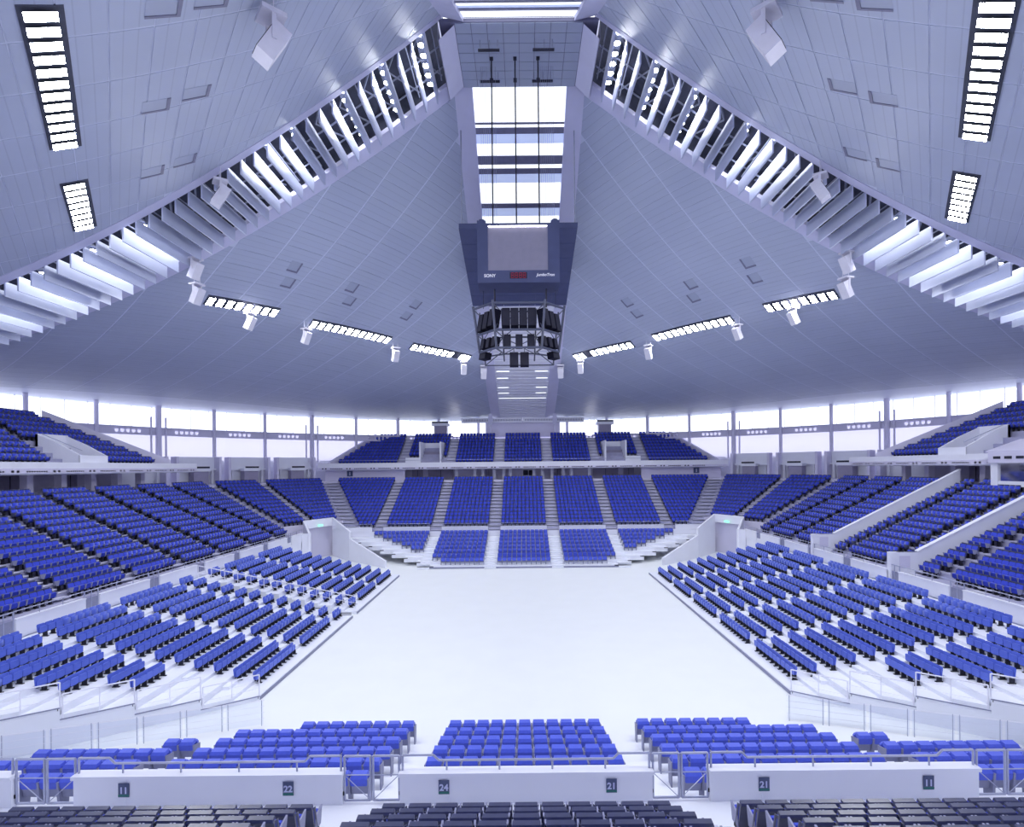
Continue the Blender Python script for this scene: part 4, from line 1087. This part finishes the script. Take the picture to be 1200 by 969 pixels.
# dark gantry under the ridge
g = thing('rigging_gantry', 'wide dark blue rigging gantry under the ridge behind the scoreboard', 'gantry', (-.2, 44, 29.7))
zs = lambda y: -(y - 44) * .225
for k in range(6):
    y0, y1 = 44 + k * 2.0, 44 + k * 2.0 + 1.96
    for j in range(6):
        x0, x1 = -4.8 + j * 1.6, -4.8 + j * 1.6 + 1.57
        q = [(x0, y0 - 44, zs(y0)), (x1, y0 - 44, zs(y0)), (x1, y1 - 44, zs(y1)), (x0, y1 - 44, zs(y1))]
        MB().hexa(q, [(a, b, c + .3) for a, b, c in q]).build('panel', 'board', g)
MB().hexa([(-4.78, .03, .1), (4.78, .03, .1), (4.78, 11.9, zs(56) + .1), (-4.78, 11.9, zs(56) + .1)], [(-4.8, 0, .45), (4.8, 0, .45), (4.8, 12, zs(56) + .45), (-4.8, 12, zs(56) + .45)]).build('frame', 'board', g)
for s in (-4.6, 4.6):
    for y in (.4, 11.5): MB().tube((s, y, zs(44 + y) + .4), (s, y, ridge(y + 5.5) - 29.7), .05, 6).build('hanger_rod', 'truss', g)
# cluster frame: three towers of tube truss in a shallow arc
cl = thing('loudspeaker_cluster', 'grey tube truss cage holding black loudspeakers below the scoreboard', 'truss', (-.2, 39.0, 18.15))
frb = MB(); hoops = []
plan = [(-3.35, 1.0), (-1.85, -.6), (1.85, -.6), (3.35, 1.0)]; inn = [(-3.0, 2.6), (-1.3, 1.6), (1.3, 1.6), (3.0, 2.6)]
for z, k in ((.75, .86), (2.0, .91), (3.9, 1.0)):
    P1 = [(x * k, y, z) for x, y in plan]; P2 = [(x * k, y, z) for x, y in inn]
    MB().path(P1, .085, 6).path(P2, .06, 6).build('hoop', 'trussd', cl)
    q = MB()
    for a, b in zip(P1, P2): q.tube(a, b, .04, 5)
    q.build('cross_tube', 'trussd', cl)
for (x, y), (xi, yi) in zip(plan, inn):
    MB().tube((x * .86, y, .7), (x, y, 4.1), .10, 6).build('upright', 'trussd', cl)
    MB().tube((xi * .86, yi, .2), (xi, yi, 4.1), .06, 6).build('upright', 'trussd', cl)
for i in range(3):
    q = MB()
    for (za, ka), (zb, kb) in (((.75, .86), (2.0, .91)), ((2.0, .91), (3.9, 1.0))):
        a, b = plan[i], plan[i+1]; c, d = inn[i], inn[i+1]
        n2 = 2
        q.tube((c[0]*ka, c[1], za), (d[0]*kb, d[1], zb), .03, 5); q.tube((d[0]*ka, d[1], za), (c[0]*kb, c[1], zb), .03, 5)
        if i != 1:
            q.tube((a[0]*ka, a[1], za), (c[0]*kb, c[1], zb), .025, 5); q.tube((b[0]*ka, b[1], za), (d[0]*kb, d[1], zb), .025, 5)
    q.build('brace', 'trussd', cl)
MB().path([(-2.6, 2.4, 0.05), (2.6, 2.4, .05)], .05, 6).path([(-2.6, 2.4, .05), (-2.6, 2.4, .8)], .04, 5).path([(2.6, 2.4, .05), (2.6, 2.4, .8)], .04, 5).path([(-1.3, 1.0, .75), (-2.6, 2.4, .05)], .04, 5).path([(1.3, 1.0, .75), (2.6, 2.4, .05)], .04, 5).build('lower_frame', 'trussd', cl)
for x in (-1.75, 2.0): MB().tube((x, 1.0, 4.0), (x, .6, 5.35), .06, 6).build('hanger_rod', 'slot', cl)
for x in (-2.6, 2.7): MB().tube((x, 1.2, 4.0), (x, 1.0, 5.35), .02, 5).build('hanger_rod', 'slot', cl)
def black_box(label, x, y, z, wd, dp, hh, rz, tilt=R(12)):
    o = thing('loudspeaker_box', label, 'loudspeaker', (x - .2, y + 39.0, z + 18.15), rz, 'black boxes in the hanging cluster')
    b = MB().box(-wd/2, wd/2, 0, dp, 0, hh); c, s = math.cos(tilt), math.sin(tilt)
    b.v = [(p, q * c + e * s, -q * s * .3 + e) for p, q, e in b.v]; b.build('cabinet', 'spk', o)
    f_ = MB().box(-wd/2 + .03, wd/2 - .03, -.03, 0, .03, hh - .03); f_.v = [(p, q * c + e * s, -q * s * .3 + e) for p, q, e in f_.v]; f_.build('grille', 'slot', o)
    return o
nmr = {-1: 'left', 0: 'middle', 1: 'right'}
for k in range(4): black_box('tall black loudspeaker in the cluster upper middle bay, %s from left' % nth(k + 1), -.93 + .62 * k, 0, 2.45, .58, .7, 1.35, 0)
for k in range(3): black_box('narrow black loudspeaker in the cluster lower middle bay, %s from left' % nth(k + 1), -.85 + .85 * k, .1, .95, .5, .6, .95, 0)
for s in (-1, 1):
    for k in range(3):
        black_box('black loudspeaker in the upper %s wing of the cluster, %s inward' % (nmr[s], nth(k + 1)), s * (2.95 - .42 * k), .75 - .42 * k, 2.2 + .1 * k, .48, .7, 1.3, s * R(-42) * -1 if False else s * R(45))
        black_box('small black loudspeaker in the lower %s wing of the cluster, %s inward' % (nmr[s], nth(k + 1)), s * (2.75 - .42 * k), .75 - .42 * k, .95, .38, .5, .75, s * R(45))
    black_box('black downfill loudspeaker under the %s wing of the cluster' % nmr[s], s * 2.75, .95, .26, .7, .6, .5, s * R(45))
    lp = thing('flood_lamp', 'small bright lamp inside the %s wing of the loudspeaker cluster' % nmr[s], 'lamp', (s * 1.75 - .2, 39.6, 19.3))
    MB().box(-.13, .13, 0, .1, 0, .3).build('lens', 'smalllamp', lp); MB().box(-.16, .16, .1, .3, -.03, .33).build('housing', 'truss', lp)
    o = black_box('black downfill box hanging below the middle of the cluster, %s one' % nmr[s], s * .38, .3, -.35, .62, .6, 1.0, 0)
    MB().tube((0, .2, .98), (0, -.9, 1.1), .03, 5).build('hanger_arm', 'trussd', o)
